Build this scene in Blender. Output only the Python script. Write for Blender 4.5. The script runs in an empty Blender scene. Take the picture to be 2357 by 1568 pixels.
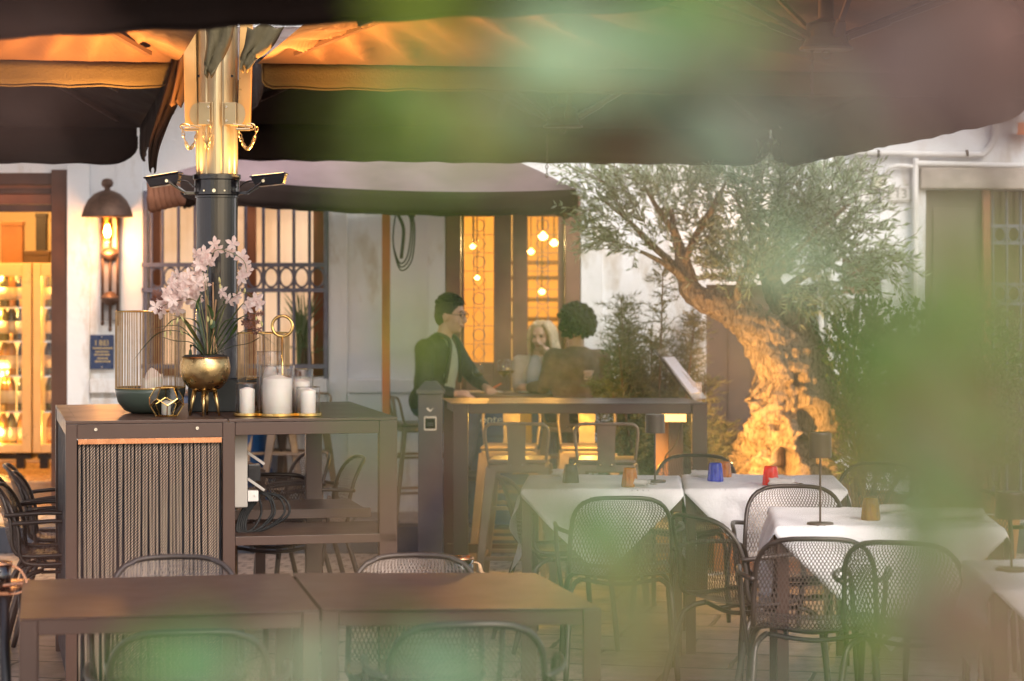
import bpy, bmesh, math, random
from mathutils import Vector, Matrix, noise
R = math.radians
sc = bpy.context.scene
random.seed(7)

# ---------------------------------------------------------------- camera, world, sun, exposure
H, F = 1.7, 5563.0          # eye height; focal length in pixels of a 2356 px wide picture
cam_d = bpy.data.cameras.new('camera'); cam = bpy.data.objects.new('camera', cam_d)
sc.collection.objects.link(cam); sc.camera = cam
cam.location = (0, 0, H); cam.rotation_euler = (R(90), 0, 0)
cam_d.lens = 85; cam_d.sensor_width = 36; cam_d.shift_y = -144/2356
cam_d.clip_start = 0.05; cam_d.clip_end = 400
cam_d.dof.use_dof = True; cam_d.dof.focus_distance = 10.2; cam_d.dof.aperture_fstop = 2.9
cam_d.dof.aperture_blades = 0
world = bpy.data.worlds.new('World'); sc.world = world; world.use_nodes = True
nt = world.node_tree; bg = nt.nodes['Background']; bg.inputs['Strength'].default_value = 0.15
sky = nt.nodes.new('ShaderNodeTexSky'); sky.sky_type = 'NISHITA'; sky.sun_disc = False
SUN_EL, SUN_ROT = 38, 152
sky.sun_elevation = R(SUN_EL); sky.sun_rotation = R(SUN_ROT); sky.dust_density = 3.0; sky.air_density = 1.0; sky.ozone_density = 1.0
nt.links.new(sky.outputs[0], bg.inputs[0])
sun_d = bpy.data.lights.new('sun', 'SUN'); sun_d.energy = 0.7; sun_d.angle = R(25); sun_d.color = (1.0, 0.93, 0.84)
sun = bpy.data.objects.new('sun', sun_d); sc.collection.objects.link(sun)
# nishita rotation 0 = +Y, clockwise seen from above
_a = R(SUN_ROT); _e = R(SUN_EL)
_dir = Vector((math.sin(_a)*math.cos(_e), math.cos(_a)*math.cos(_e), math.sin(_e)))
sun.rotation_euler = _dir.to_track_quat('Z', 'Y').to_euler()
sc.view_settings.view_transform = 'Standard'; sc.view_settings.look = 'None'
sc.view_settings.exposure = 1.28; sc.view_settings.gamma = 1.0
cy = sc.cycles; cy.use_denoising = True; cy.max_bounces = 8; cy.transparent_max_bounces = 24
cy.sample_clamp_indirect = 6.0; cy.caustics_reflective = False; cy.caustics_refractive = False
cy.diffuse_bounces = 4; cy.glossy_bounces = 4; cy.transmission_bounces = 6

# ---------------------------------------------------------------- helpers
def P(x, y, d): return Vector(((x-1178)/F*d, d, H-(y-640)/F*d))
def G(x, d, z=0.0): return Vector(((x-1178)/F*d, d, z))
def lerp(a, b, t): return a+(b-a)*t
def rz(a): return Matrix.Rotation(a, 4, 'Z')
def frame(o, d):
    d = Vector(d).normalized(); up = Vector((0, 0, 1)) if abs(d.z) < .95 else Vector((0, 1, 0))
    x = d.cross(up).normalized(); y = x.cross(d).normalized(); return x, y, d
def smooth_path(pts, k=6):
    pts = [Vector(p) for p in pts]; out = []
    for i in range(len(pts)-1):
        p0 = pts[max(i-1, 0)]; p1 = pts[i]; p2 = pts[i+1]; p3 = pts[min(i+2, len(pts)-1)]
        for j in range(k):
            t = j/k
            out.append(0.5*((2*p1)+(p2-p0)*t+(2*p0-5*p1+4*p2-p3)*t*t+(3*p1-p0-3*p2+p3)*t**3))
    out.append(pts[-1]); return out
class MB:
    def __init__(s): s.v = []; s.f = []; s.m = Matrix.Identity(4)
    def add(s, vs, fs):
        o = len(s.v); s.v += [s.m @ Vector(v) for v in vs]; s.f += [tuple(i+o for i in f) for f in fs]; return s
    def box(s, c, size, rot=0.0, taper=1.0):
        x, y, z = size[0]/2, size[1]/2, size[2]/2; m = Matrix.Translation(c) @ rz(rot); vs = []
        for k in (-1, 1):
            t = taper if k < 0 else 1.0
            for i, j in ((-1, -1), (1, -1), (1, 1), (-1, 1)): vs.append(m @ Vector((i*x*t, j*y*t, k*z)))
        return s.add(vs, [(3, 2, 1, 0), (4, 5, 6, 7), (0, 1, 5, 4), (1, 2, 6, 5), (2, 3, 7, 6), (3, 0, 4, 7)])
    def b2(s, a, b): return s.box([(a[i]+b[i])/2 for i in range(3)], [abs(b[i]-a[i]) for i in range(3)])
    def beam(s, a, b, w, h, w2=None, h2=None, up=None):
        a = Vector(a); b = Vector(b); x, y, d = frame(a, b-a)
        if up is not None:
            x = d.cross(Vector(up)).normalized(); y = x.cross(d)
        vs = []
        for p, ww, hh in ((a, w, h), (b, w2 or w, h2 or h)):
            for i, j in ((-1, -1), (1, -1), (1, 1), (-1, 1)): vs.append(p+x*i*ww/2+y*j*hh/2)
        return s.add(vs, [(3, 2, 1, 0), (4, 5, 6, 7), (0, 1, 5, 4), (1, 2, 6, 5), (2, 3, 7, 6), (3, 0, 4, 7)])
    def tube(s, pts, r, n=8, closed=False, caps=True):
        pts = [Vector(p) for p in pts]; N = len(pts)
        rr = r if isinstance(r, (list, tuple)) else [r]*N
        vs = []; fs = []; px = None
        for i, p in enumerate(pts):
            a = pts[(i-1) % N] if (closed or i > 0) else p; b = pts[(i+1) % N] if (closed or i < N-1) else p
            d = b-a
            if d.length < 1e-9: d = Vector((0, 0, 1))
            d.normalize()
            if px is None: px, py, _ = frame(p, d)
            px = (px-d*px.dot(d))
            if px.length < 1e-6: px = frame(p, d)[0]
            px.normalize(); py = d.cross(px)
            for k in range(n):
                t = 2*math.pi*k/n; vs.append(p+(px*math.cos(t)+py*math.sin(t))*rr[i])
        for i in range(N if closed else N-1):
            j = (i+1) % N
            for k in range(n): l = (k+1) % n; fs.append((i*n+k, i*n+l, j*n+l, j*n+k))
        if caps and not closed:
            fs.append(tuple(range(n-1, -1, -1))); fs.append(tuple((N-1)*n+k for k in range(n)))
        return s.add(vs, fs)
    def lathe(s, prof, n=32, c=(0, 0, 0)):
        c = Vector(c); vs = []; fs = []; M = len(prof)
        for r, z in prof:
            for k in range(n):
                t = 2*math.pi*k/n; vs.append(c+Vector((r*math.cos(t), r*math.sin(t), z)))
        for i in range(M-1):
            for k in range(n): l = (k+1) % n; fs.append((i*n+k, i*n+l, (i+1)*n+l, (i+1)*n+k))
        if prof[0][0] > 1e-6: fs.append(tuple(range(n-1, -1, -1)))
        if prof[-1][0] > 1e-6: fs.append(tuple((M-1)*n+k for k in range(n)))
        return s.add(vs, fs)
    def ell(s, c, r, n=14, m=9, rot=None):
        c = Vector(c); vs = []; fs = []; rot = rot or Matrix.Identity(3)
        for i in range(m+1):
            ph = math.pi*i/m
            for k in range(n):
                t = 2*math.pi*k/n; vs.append(c+rot @ Vector((r[0]*math.sin(ph)*math.cos(t), r[1]*math.sin(ph)*math.sin(t), r[2]*math.cos(ph))))
        for i in range(m):
            for k in range(n): l = (k+1) % n; fs.append((i*n+k, (i+1)*n+k, (i+1)*n+l, i*n+l))
        return s.add(vs, fs)
    def build(s, name, m, parent=None, smooth=False, bevel=0.0, base=None, weld=False):
        me = bpy.data.meshes.new(name); off = Vector(base) if base is not None else Vector((0, 0, 0))
        me.from_pydata([tuple(v-off) for v in s.v], [], s.f)
        if weld:
            bm = bmesh.new(); bm.from_mesh(me); bmesh.ops.remove_doubles(bm, verts=bm.verts, dist=1e-4); bm.to_mesh(me); bm.free()
        me.update(); me.materials.append(m)
        if smooth: me.polygons.foreach_set('use_smooth', [True]*len(me.polygons))
        o = bpy.data.objects.new(name, me); sc.collection.objects.link(o); o.location = off
        if parent: o.parent = parent
        if bevel > 0:
            b = o.modifiers.new('bevel', 'BEVEL'); b.width = bevel; b.segments = 2; b.limit_method = 'ANGLE'; b.angle_limit = R(40)
        return o
def tag(o, label, cat, group=None, kind=None):
    if label: o['label'] = label
    if cat: o['category'] = cat
    if group: o['group'] = group
    if kind: o['kind'] = kind
    return o
def struct(o): o['kind'] = 'structure'; return o
def empty(name, loc=(0, 0, 0), rot=0.0):
    o = bpy.data.objects.new(name, None); sc.collection.objects.link(o); o.location = loc; o.rotation_euler = (0, 0, rot); o.empty_display_size = .1
    return o
def copy_tree(o, parent=None, loc=None, rot=None, label=None):
    c = o.copy(); sc.collection.objects.link(c); c.parent = parent
    if loc is not None: c.location = loc
    if rot is not None: c.rotation_euler = (0, 0, rot)
    if label: c['label'] = label
    for ch in list(o.children): copy_tree(ch, c)
    return c
def point(name, loc, e, col, r=0.03, parent=None):
    l = bpy.data.lights.new(name, 'POINT'); l.energy = e; l.color = col; l.shadow_soft_size = r
    o = bpy.data.objects.new(name, l); sc.collection.objects.link(o); o.location = loc
    if parent: o.parent = parent
    return o
def spot(name, loc, target, e, col, ang=60, blend=.6, r=.03, parent=None):
    l = bpy.data.lights.new(name, 'SPOT'); l.energy = e; l.color = col; l.spot_size = R(ang); l.spot_blend = blend; l.shadow_soft_size = r
    o = bpy.data.objects.new(name, l); sc.collection.objects.link(o); o.location = loc
    o.rotation_euler = (Vector(loc)-Vector(target)).to_track_quat('Z', 'Y').to_euler()
    if parent: o.parent = parent
    return o

# ---------------------------------------------------------------- materials
def mat(name, col, rough=.6, metal=0.0, var=.12, scale=6.0, bump=0.0, bscale=40.0, emit=None, estr=0.0, trans=0.0, coat=0.0, spec=.5, sub=0.0, rv=.28):
    m = bpy.data.materials.new(name); m.use_nodes = True; n = m.node_tree.nodes; L = m.node_tree.links
    b = n['Principled BSDF']; b.inputs['Roughness'].default_value = rough; b.inputs['Metallic'].default_value = metal
    b.inputs['Specular IOR Level'].default_value = spec; b.inputs['Coat Weight'].default_value = coat
    tc = n.new('ShaderNodeTexCoord'); nz = n.new('ShaderNodeTexNoise'); nz.inputs['Scale'].default_value = scale; nz.inputs['Detail'].default_value = 4
    L.new(tc.outputs['Object'], nz.inputs['Vector'])
    rp = n.new('ShaderNodeValToRGB'); c = col
    rp.color_ramp.elements[0].position = .3; rp.color_ramp.elements[1].position = .7
    rp.color_ramp.elements[0].color = (c[0]*(1-var), c[1]*(1-var), c[2]*(1-var), 1)
    rp.color_ramp.elements[1].color = (min(1, c[0]*(1+var)), min(1, c[1]*(1+var)), min(1, c[2]*(1+var)), 1)
    L.new(nz.outputs['Fac'], rp.inputs['Fac']); L.new(rp.outputs['Color'], b.inputs['Base Color'])
    n3 = n.new('ShaderNodeTexNoise'); n3.inputs['Scale'].default_value = scale*2.3; n3.inputs['Detail'].default_value = 7; n3.inputs['Roughness'].default_value = .65; L.new(tc.outputs['Object'], n3.inputs['Vector'])
    mr = n.new('ShaderNodeMapRange'); mr.inputs[1].default_value = .3; mr.inputs[2].default_value = .7; mr.inputs[3].default_value = rough*(1-rv); mr.inputs[4].default_value = min(1, rough*(1+rv)); L.new(n3.outputs['Fac'], mr.inputs[0]); L.new(mr.outputs[0], b.inputs['Roughness'])
    if bump > 0:
        n2 = n.new('ShaderNodeTexNoise'); n2.inputs['Scale'].default_value = bscale; n2.inputs['Detail'].default_value = 5
        L.new(tc.outputs['Object'], n2.inputs['Vector']); bp = n.new('ShaderNodeBump'); bp.inputs['Strength'].default_value = bump; bp.inputs['Distance'].default_value = .01
        L.new(n2.outputs['Fac'], bp.inputs['Height']); L.new(bp.outputs['Normal'], b.inputs['Normal'])
    if emit: b.inputs['Emission Color'].default_value = (*emit, 1); b.inputs['Emission Strength'].default_value = estr
    if trans: b.inputs['Transmission Weight'].default_value = trans
    if sub: b.inputs['Subsurface Weight'].default_value = sub; b.inputs['Subsurface Radius'].default_value = (.02, .012, .008)
    return m
def leafy(name, cols, rough=.5, tl=.35):
    m = bpy.data.materials.new(name); m.use_nodes = True; n = m.node_tree.nodes; L = m.node_tree.links
    b = n['Principled BSDF']; b.inputs['Roughness'].default_value = rough
    g = n.new('ShaderNodeNewGeometry'); rp = n.new('ShaderNodeValToRGB'); L.new(g.outputs['Random Per Island'], rp.inputs['Fac'])
    while len(rp.color_ramp.elements) < len(cols): rp.color_ramp.elements.new(.5)
    for i, c in enumerate(cols): rp.color_ramp.elements[i].position = i/max(1, len(cols)-1); rp.color_ramp.elements[i].color = (*c, 1)
    L.new(rp.outputs[0], b.inputs['Base Color'])
    t = n.new('ShaderNodeBsdfTranslucent'); L.new(rp.outputs[0], t.inputs['Color']); mx = n.new('ShaderNodeMixShader'); mx.inputs[0].default_value = tl
    L.new(b.outputs[0], mx.inputs[1]); L.new(t.outputs[0], mx.inputs[2]); L.new(mx.outputs[0], n['Material Output'].inputs['Surface'])
    return m
def glass(name, col=(1, 1, 1), rough=.02, refl=1.0, facing=False):
    m = bpy.data.materials.new(name); m.use_nodes = True; n = m.node_tree.nodes; L = m.node_tree.links; n.remove(n['Principled BSDF'])
    t = n.new('ShaderNodeBsdfTransparent'); t.inputs[0].default_value = (*col, 1); g = n.new('ShaderNodeBsdfGlossy'); g.inputs['Roughness'].default_value = rough
    nz = n.new('ShaderNodeTexNoise'); nz.inputs['Scale'].default_value = 9; tc = n.new('ShaderNodeTexCoord'); L.new(tc.outputs['Object'], nz.inputs['Vector'])
    bp = n.new('ShaderNodeBump'); bp.inputs['Strength'].default_value = .15; L.new(nz.outputs['Fac'], bp.inputs['Height']); L.new(bp.outputs[0], g.inputs['Normal'])
    fr = n.new('ShaderNodeLayerWeight'); pw = n.new('ShaderNodeMath'); pw.operation = 'POWER'; pw.inputs[1].default_value = 3.5; L.new(fr.outputs['Facing'], pw.inputs[0])
    mu = n.new('ShaderNodeMath'); mu.operation = 'MULTIPLY_ADD'; mu.use_clamp = True; mu.inputs[1].default_value = .75*refl; mu.inputs[2].default_value = .035*refl
    L.new(pw.outputs[0], mu.inputs[0]); mx = n.new('ShaderNodeMixShader'); L.new(mu.outputs[0], mx.inputs[0]); L.new(t.outputs[0], mx.inputs[1]); L.new(g.outputs[0], mx.inputs[2])
    L.new(mx.outputs[0], n['Material Output'].inputs['Surface']); return m
def tinted(name, col, k=.45):
    m = glass(name, tuple(c**.6 for c in col), .06, 1.6); n = m.node_tree.nodes; L = m.node_tree.links
    t = n.new('ShaderNodeBsdfTranslucent'); t.inputs[0].default_value = (*col, 1); d = n.new('ShaderNodeBsdfDiffuse'); d.inputs[0].default_value = (*col, 1)
    a = n.new('ShaderNodeMixShader'); L.new(t.outputs[0], a.inputs[1]); L.new(d.outputs[0], a.inputs[2]); out = n['Material Output']; src = out.inputs[0].links[0].from_socket
    b = n.new('ShaderNodeMixShader'); b.inputs[0].default_value = k; L.new(src, b.inputs[1]); L.new(a.outputs[0], b.inputs[2]); L.new(b.outputs[0], out.inputs[0]); return m
def lit(name, col, s):
    m = bpy.data.materials.new(name); m.use_nodes = True; n = m.node_tree.nodes; n.remove(n['Principled BSDF'])
    e = n.new('ShaderNodeEmission'); e.inputs[0].default_value = (*col, 1); e.inputs[1].default_value = s
    m.node_tree.links.new(e.outputs[0], n['Material Output'].inputs['Surface']); return m
def fabric(name, col, tl=.1, scale=250):
    m = mat(name, col, rough=.9, var=.2, scale=3, bump=.35, bscale=scale); n = m.node_tree.nodes; L = m.node_tree.links
    b = n['Principled BSDF']; t = n.new('ShaderNodeBsdfTranslucent'); t.inputs[0].default_value = (*col, 1); mx = n.new('ShaderNodeMixShader'); mx.inputs[0].default_value = tl
    L.new(b.outputs[0], mx.inputs[1]); L.new(t.outputs[0], mx.inputs[2]); L.new(mx.outputs[0], n['Material Output'].inputs['Surface']); b.inputs['Specular IOR Level'].default_value = .12
    return m
BROWN = mat('brown_powder_coat', (.066, .034, .024), .36, .0, .05, 2, .05, 400, rv=.12)
BROWN2 = mat('brown_powder_coat_dull', (.07, .042, .034), .5, .0, .1, 3, .05, 400)
DARKM = mat('dark_steel', (.03, .028, .03), .35, .6, .15, 8)
CHAIRM = mat('chair_metal', (.055, .04, .034), .35, .3, .12, 12)
NETM = mat('chair_mesh_metal', (.12, .09, .075), .4, .35, .15, 12)
GREYM = mat('grey_blue_steel', (.10, .10, .125), .45, .2, .12, 8, .1, 60)
BLACKG = mat('black_gloss', (.012, .012, .015), .2, .0, .1, 8, coat=.4)
ALU = mat('aluminium', (.46, .37, .22), .30, .75, .03, 8, rv=.05)
CHROME = mat('bright_steel', (.75, .7, .6), .15, 1.0, .05, 20)
GOLD = mat('polished_gold', (.75, .5, .18), .18, 1.0, .08, 20)
BRASS = mat('hammered_brass', (.50, .35, .16), .3, 1.0, .3, 14, .25, 30)
COPPER = mat('copper', (.6, .28, .15), .25, 1.0, .1, 20)
WAX = mat('candle_wax', (.92, .86, .78), .5, 0, .03, 10, .1, 50, sub=.3)
OLIVEC = mat('green_ceramic', (.055, .075, .06), .35, 0, .1, 5, coat=.3)
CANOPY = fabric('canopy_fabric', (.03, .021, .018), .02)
CANOPYLIT = fabric('canopy_fabric_lit', (.13, .078, .05), .08)  # lighter, warmer copy of the canopy fabric; floodlit look put in its colour
MAUVE = fabric('market_canopy_fabric', (.30, .225, .235), .30)
VAL = fabric('valance_fabric', (.10, .085, .05), .12, 90)
CLOTH = fabric('white_linen', (.78, .75, .75), .12, 60)
NAP = fabric('napkin_linen', (.62, .58, .55), .1, 300)
WOOD = mat('brown_wood', (.085, .035, .018), .5, 0, .35, 3, .2, 30)
WOODP = mat('orange_pole_wood', (.38, .12, .035), .45, 0, .2, 4, .2, 30)
DOORW = mat('door_wood', (.20, .095, .065), .5, 0, .25, 3, .2, 20)
STONE = mat('stone_trim', (.52, .48, .44), .8, 0, .2, 3, .5, 25)
SKIN = mat('skin', (.62, .40, .30), .5, 0, .05, 20, sub=.1)
BARKC = None
IRON = mat('wrought_iron', (.15, .15, .20), .5, .3, .15, 20, .2, 80)
GLS = glass('clear_glass'); GLSW = glass('clear_vase_glass', (.99, .99, .99), .03, 1.2)
# ---------------------------------------------------------------- ground
def paver(name, c1, c2, mortar, bw, bh, ms, off=.5, dist=.03, bump=.6, rough=.7, rot=R(12)):
    m = bpy.data.materials.new(name); m.use_nodes = True; n = m.node_tree.nodes; L = m.node_tree.links; b = n['Principled BSDF']
    tc = n.new('ShaderNodeTexCoord'); mp = n.new('ShaderNodeMapping'); mp.inputs['Rotation'].default_value = (0, 0, rot); L.new(tc.outputs['Object'], mp.inputs[0])
    nz = n.new('ShaderNodeTexNoise'); nz.inputs['Scale'].default_value = 3.5; nz.inputs['Detail'].default_value = 3; L.new(mp.outputs[0], nz.inputs['Vector'])
    mx = n.new('ShaderNodeVectorMath'); mx.operation = 'SCALE'; mx.inputs[3].default_value = dist; L.new(nz.outputs['Color'], mx.inputs[0])
    ad = n.new('ShaderNodeVectorMath'); L.new(mp.outputs[0], ad.inputs[0]); L.new(mx.outputs[0], ad.inputs[1])
    br = n.new('ShaderNodeTexBrick'); br.offset = off; br.inputs['Scale'].default_value = 1; br.inputs['Brick Width'].default_value = bw; br.inputs['Row Height'].default_value = bh
    br.inputs['Mortar Size'].default_value = ms; br.inputs['Mortar Smooth'].default_value = .3
    br.inputs['Color1'].default_value = (*c1, 1); br.inputs['Color2'].default_value = (*c2, 1); br.inputs['Mortar'].default_value = (*mortar, 1); L.new(ad.outputs[0], br.inputs['Vector'])
    n2 = n.new('ShaderNodeTexNoise'); n2.inputs['Scale'].default_value = 9; n2.inputs['Detail'].default_value = 8; n2.inputs['Roughness'].default_value = .65; L.new(tc.outputs['Object'], n2.inputs['Vector'])
    rp = n.new('ShaderNodeValToRGB'); rp.color_ramp.elements[0].position = .3; rp.color_ramp.elements[0].color = (.62, .6, .58, 1); rp.color_ramp.elements[1].position = .7; rp.color_ramp.elements[1].color = (1.15, 1.12, 1.1, 1); L.new(n2.outputs[0], rp.inputs[0])
    mm = n.new('ShaderNodeMix'); mm.data_type = 'RGBA'; mm.blend_type = 'MULTIPLY'; mm.inputs[0].default_value = 1; L.new(br.outputs[0], mm.inputs[6]); L.new(rp.outputs[0], mm.inputs[7]); L.new(mm.outputs[2], b.inputs['Base Color'])
    inv = n.new('ShaderNodeMath'); inv.operation = 'MULTIPLY_ADD'; inv.inputs[1].default_value = -1.0; L.new(br.outputs['Fac'], inv.inputs[0]); 
    sc2 = n.new('ShaderNodeMath'); sc2.operation = 'MULTIPLY'; sc2.inputs[1].default_value = .7; L.new(n2.outputs[0], sc2.inputs[0]); L.new(sc2.outputs[0], inv.inputs[2])
    bp = n.new('ShaderNodeBump'); bp.inputs['Strength'].default_value = bump; bp.inputs['Distance'].default_value = .02; L.new(inv.outputs[0], bp.inputs['Height']); L.new(bp.outputs[0], b.inputs['Normal'])
    b.inputs['Roughness'].default_value = rough; return m
SLAB = paver('worn_slabs', (.34, .27, .24), (.26, .21, .19), (.07, .055, .05), .62, .42, .012, .4, .05, .8, .6)
COB = paver('pale_cobbles', (.62, .52, .45), (.48, .41, .36), (.24, .20, .17), .13, .1, .012, .5, .05, 1.0, .5)
STEP = paver('step_slabs', (.50, .45, .43), (.42, .38, .36), (.2, .18, .17), 1.0, 5.0, .01, .5, .01, .3, .6, 0)
DSTONE = mat('dark_blue_stone', (.05, .06, .085), .55, 0, .25, 4, .3, 30)
WY = 15.9
o = MB().add([(-60, -30, 0), (60, -30, 0), (60, 60, 0), (-60, 60, 0)], [(0, 1, 2, 3)]).build('ground', SLAB); struct(o)
o = MB().add([(-9, 13.35, .004), (9, 13.35, .004), (9, 14.89, .004), (-9, 14.89, .004)], [(0, 1, 2, 3)]).build('cobbled_path', COB); struct(o)
m = MB(); m.b2((-9, 14.96, 0), (9, 16.3, .165)); o = m.build('pavement', STEP, bevel=.01); struct(o)
m = MB(); m.b2((-9, 14.88, .001), (9, 15.12, .168)); o = m.build('kerb', DSTONE, bevel=.01); struct(o)

# ---------------------------------------------------------------- building
def plaster():
    m = bpy.data.materials.new('whitewashed_plaster'); m.use_nodes = True; n = m.node_tree.nodes; L = m.node_tree.links; b = n['Principled BSDF']
    tc = n.new('ShaderNodeTexCoord'); nz = n.new('ShaderNodeTexNoise'); nz.inputs['Scale'].default_value = 1.6; nz.inputs['Detail'].default_value = 8; nz.inputs['Roughness'].default_value = .7
    mp = n.new('ShaderNodeMapping'); mp.inputs['Scale'].default_value = (1.5, 1, .6); L.new(tc.outputs['Object'], mp.inputs[0]); L.new(mp.outputs[0], nz.inputs['Vector'])
    rp = n.new('ShaderNodeValToRGB'); e = rp.color_ramp.elements; e[0].position = .28; e[0].color = (.45, .36, .26, 1); e[1].position = .45; e[1].color = (.80, .82, .84, 1); L.new(nz.outputs[0], rp.inputs[0])
    L.new(rp.outputs[0], b.inputs['Base Color']); b.inputs['Roughness'].default_value = .75
    n2 = n.new('ShaderNodeTexNoise'); n2.inputs['Scale'].default_value = 12; n2.inputs['Detail'].default_value = 8; L.new(tc.outputs['Object'], n2.inputs['Vector'])
    bp = n.new('ShaderNodeBump'); bp.inputs['Strength'].default_value = .35; bp.inputs['Distance'].default_value = .02; L.new(n2.outputs[0], bp.inputs['Height']); L.new(bp.outputs[0], b.inputs['Normal']); return m
PLASTER = plaster()
def wx(px, d=WY): return (px-1178)/F*d
def wz(py, d=WY): return H-(py-640)/F*d
bld = empty('restaurant_building', (0, WY, .165))
def B(m, name, material, parent=bld, **k):
    for i, v in enumerate(m.v): m.v[i] = v-Vector((0, WY, .165))
    return m.build(name, material, parent, **k)
ops = [(wx(-160), wx(150), .165, wz(398)), (wx(335), wx(752), wz(868), wz(440)), (wx(1025), wx(1335), .165, wz(450)),
       (wx(1625), wx(1900), .165, wz(655)), (wx(1938), wx(2030), wz(678), wz(590)), (wx(2130), wx(2440), .165, wz(437))]
xs = sorted({-12., 12.}.union(*[{a[0], a[1]} for a in ops])); zs = sorted({.165, 8.5}.union(*[{a[2], a[3]} for a in ops]))
m = MB(); T = .4
def inop(x, z): return any(a[0] < x < a[1] and a[2] < z < a[3] for a in ops)
for i in range(len(xs)-1):
    for j in range(len(zs)-1):
        x0, x1, z0, z1 = xs[i], xs[i+1], zs[j], zs[j+1]
        if not inop((x0+x1)/2, (z0+z1)/2):
            m.add([(x0, WY, z0), (x1, WY, z0), (x1, WY, z1), (x0, WY, z1)], [(0, 1, 2, 3)])
            m.add([(x0, WY+T, z0), (x1, WY+T, z0), (x1, WY+T, z1), (x0, WY+T, z1)], [(3, 2, 1, 0)])
for a in ops:
    x0, x1, z0, z1 = a
    m.add([(x0, WY, z0), (x0, WY+T, z0), (x0, WY+T, z1), (x0, WY, z1)], [(0, 1, 2, 3)]); m.add([(x1, WY, z0), (x1, WY+T, z0), (x1, WY+T, z1), (x1, WY, z1)], [(3, 2, 1, 0)])
    m.add([(x0, WY, z1), (x1, WY, z1), (x1, WY+T, z1), (x0, WY+T, z1)], [(3, 2, 1, 0)])
    if z0 > .2: m.add([(x0, WY, z0), (x1, WY, z0), (x1, WY+T, z0), (x0, WY+T, z0)], [(0, 1, 2, 3)])
B(m, 'wall', PLASTER, weld=True)
# interior shell (rooms behind the openings)
ROOMW = mat('warm_room_wall', (.62, .50, .32), .8, 0, .15, 2)
ROOMF = mat('room_floor', (.40, .24, .12), .25, 0, .15, 3)
m = MB(); m.b2((-12, 20.2, .17), (12, 20.4, 4)); m.b2((-12, 16.31, 3.2), (12, 20.2, 3.3))
for x in (-1.2, 1.4, 3.4): m.b2((x, 16.31, .17), (x+.12, 20.19, 3.19))
B(m, 'partition', ROOMW)
m = MB(); m.b2((-12, 16.31, .1), (12, 20.19, .168)); B(m, 'room_floor', ROOMF)
m = MB(); m.b2((-9.2, WY-1.95, 3.15), (wx(770), WY-.001, 3.32)); m.b2((-9.2, WY-1.97, 3.321), (wx(770), WY+.1, 3.40)); B(m, 'added_overhang', PLASTER)  # unseen overhang, added to keep sky light off the left wall
m = MB(); m.b2((-9.2, -8, 0), (-7.4, WY-.01, 8.5)); B(m, 'added_sky_blocker', PLASTER)  # unseen block, added to cut sky light coming from the left
# pilasters, plinth, sills
m = MB()
m.b2((wx(756), WY-.03, .165), (wx(800), WY-.002, 3.4)); m.b2((wx(985), WY-.03, .165), (wx(1024), WY-.002, 3.4)); m.b2((wx(1336), WY-.03, .165), (wx(1388), WY-.002, 3.4))
m.b2((wx(156), WY-.03, .165), (wx(208), WY-.002, 3.2)); m.b2((wx(268), WY-.02, .7), (wx(330), WY-.002, 3.2))
B(m, 'pilaster', STONE if False else PLASTER, bevel=.004)
m = MB(); m.b2((wx(801), WY-.05, .165), (wx(984), WY-.003, wz(905))); m.b2((wx(210), WY-.05, .165), (wx(755), WY-.033, wz(905)-.03)); m.b2((wx(801), WY-.07, wz(904)), (wx(984), WY-.003, wz(872)))
m.b2((wx(210), WY-.07, wz(904)), (wx(755), WY-.035, wz(872))); B(m, 'plinth', PLASTER, bevel=.008)
m = MB(); m.b2((wx(2115), WY-.06, wz(436)), (wx(2440), WY-.003, wz(386))); B(m, 'lintel', mat('rough_stone', (.42, .38, .33), .9, 0, .35, 5, 1.0, 12), bevel=.01)
# left entrance
ed = empty('entrance', (0, 0, 0)); ed.parent = bld
REDW = mat('red_wood', (.24, .075, .03), .4, 0, .3, 4, .2, 20)
m = MB(); x0, x1 = wx(-160), wx(150); zt = wz(398)
m.b2((x1-.09, WY-.02, .17), (x1+.02, WY+.1, zt+.02)); m.b2((x0, WY+.02, zt-.08), (x1-.09, WY+.1, zt+.02)); m.b2((x0, WY+.03, wz(440)-.02), (x1-.09, WY+.09, wz(440)+.02)); m.b2((x0, WY+.03, wz(488)), (x1-.09, WY+.09, wz(488)+.05))
B(m, 'door_frame', WOOD, ed, bevel=.006)
m = MB(); m.b2((x0, WY+.04, wz(488)+.052), (x1-.092, WY+.07, zt-.082)); B(m, 'transom_panel', REDW, ed)
m = MB(); m.b2((x0, WY-.1, .166), (x1, WY+.4, .20)); m.b2((x0, WY+.4, .166), (x1, WY+.9, .33)); B(m, 'threshold', ROOMF, ed, bevel=.01)
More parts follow.
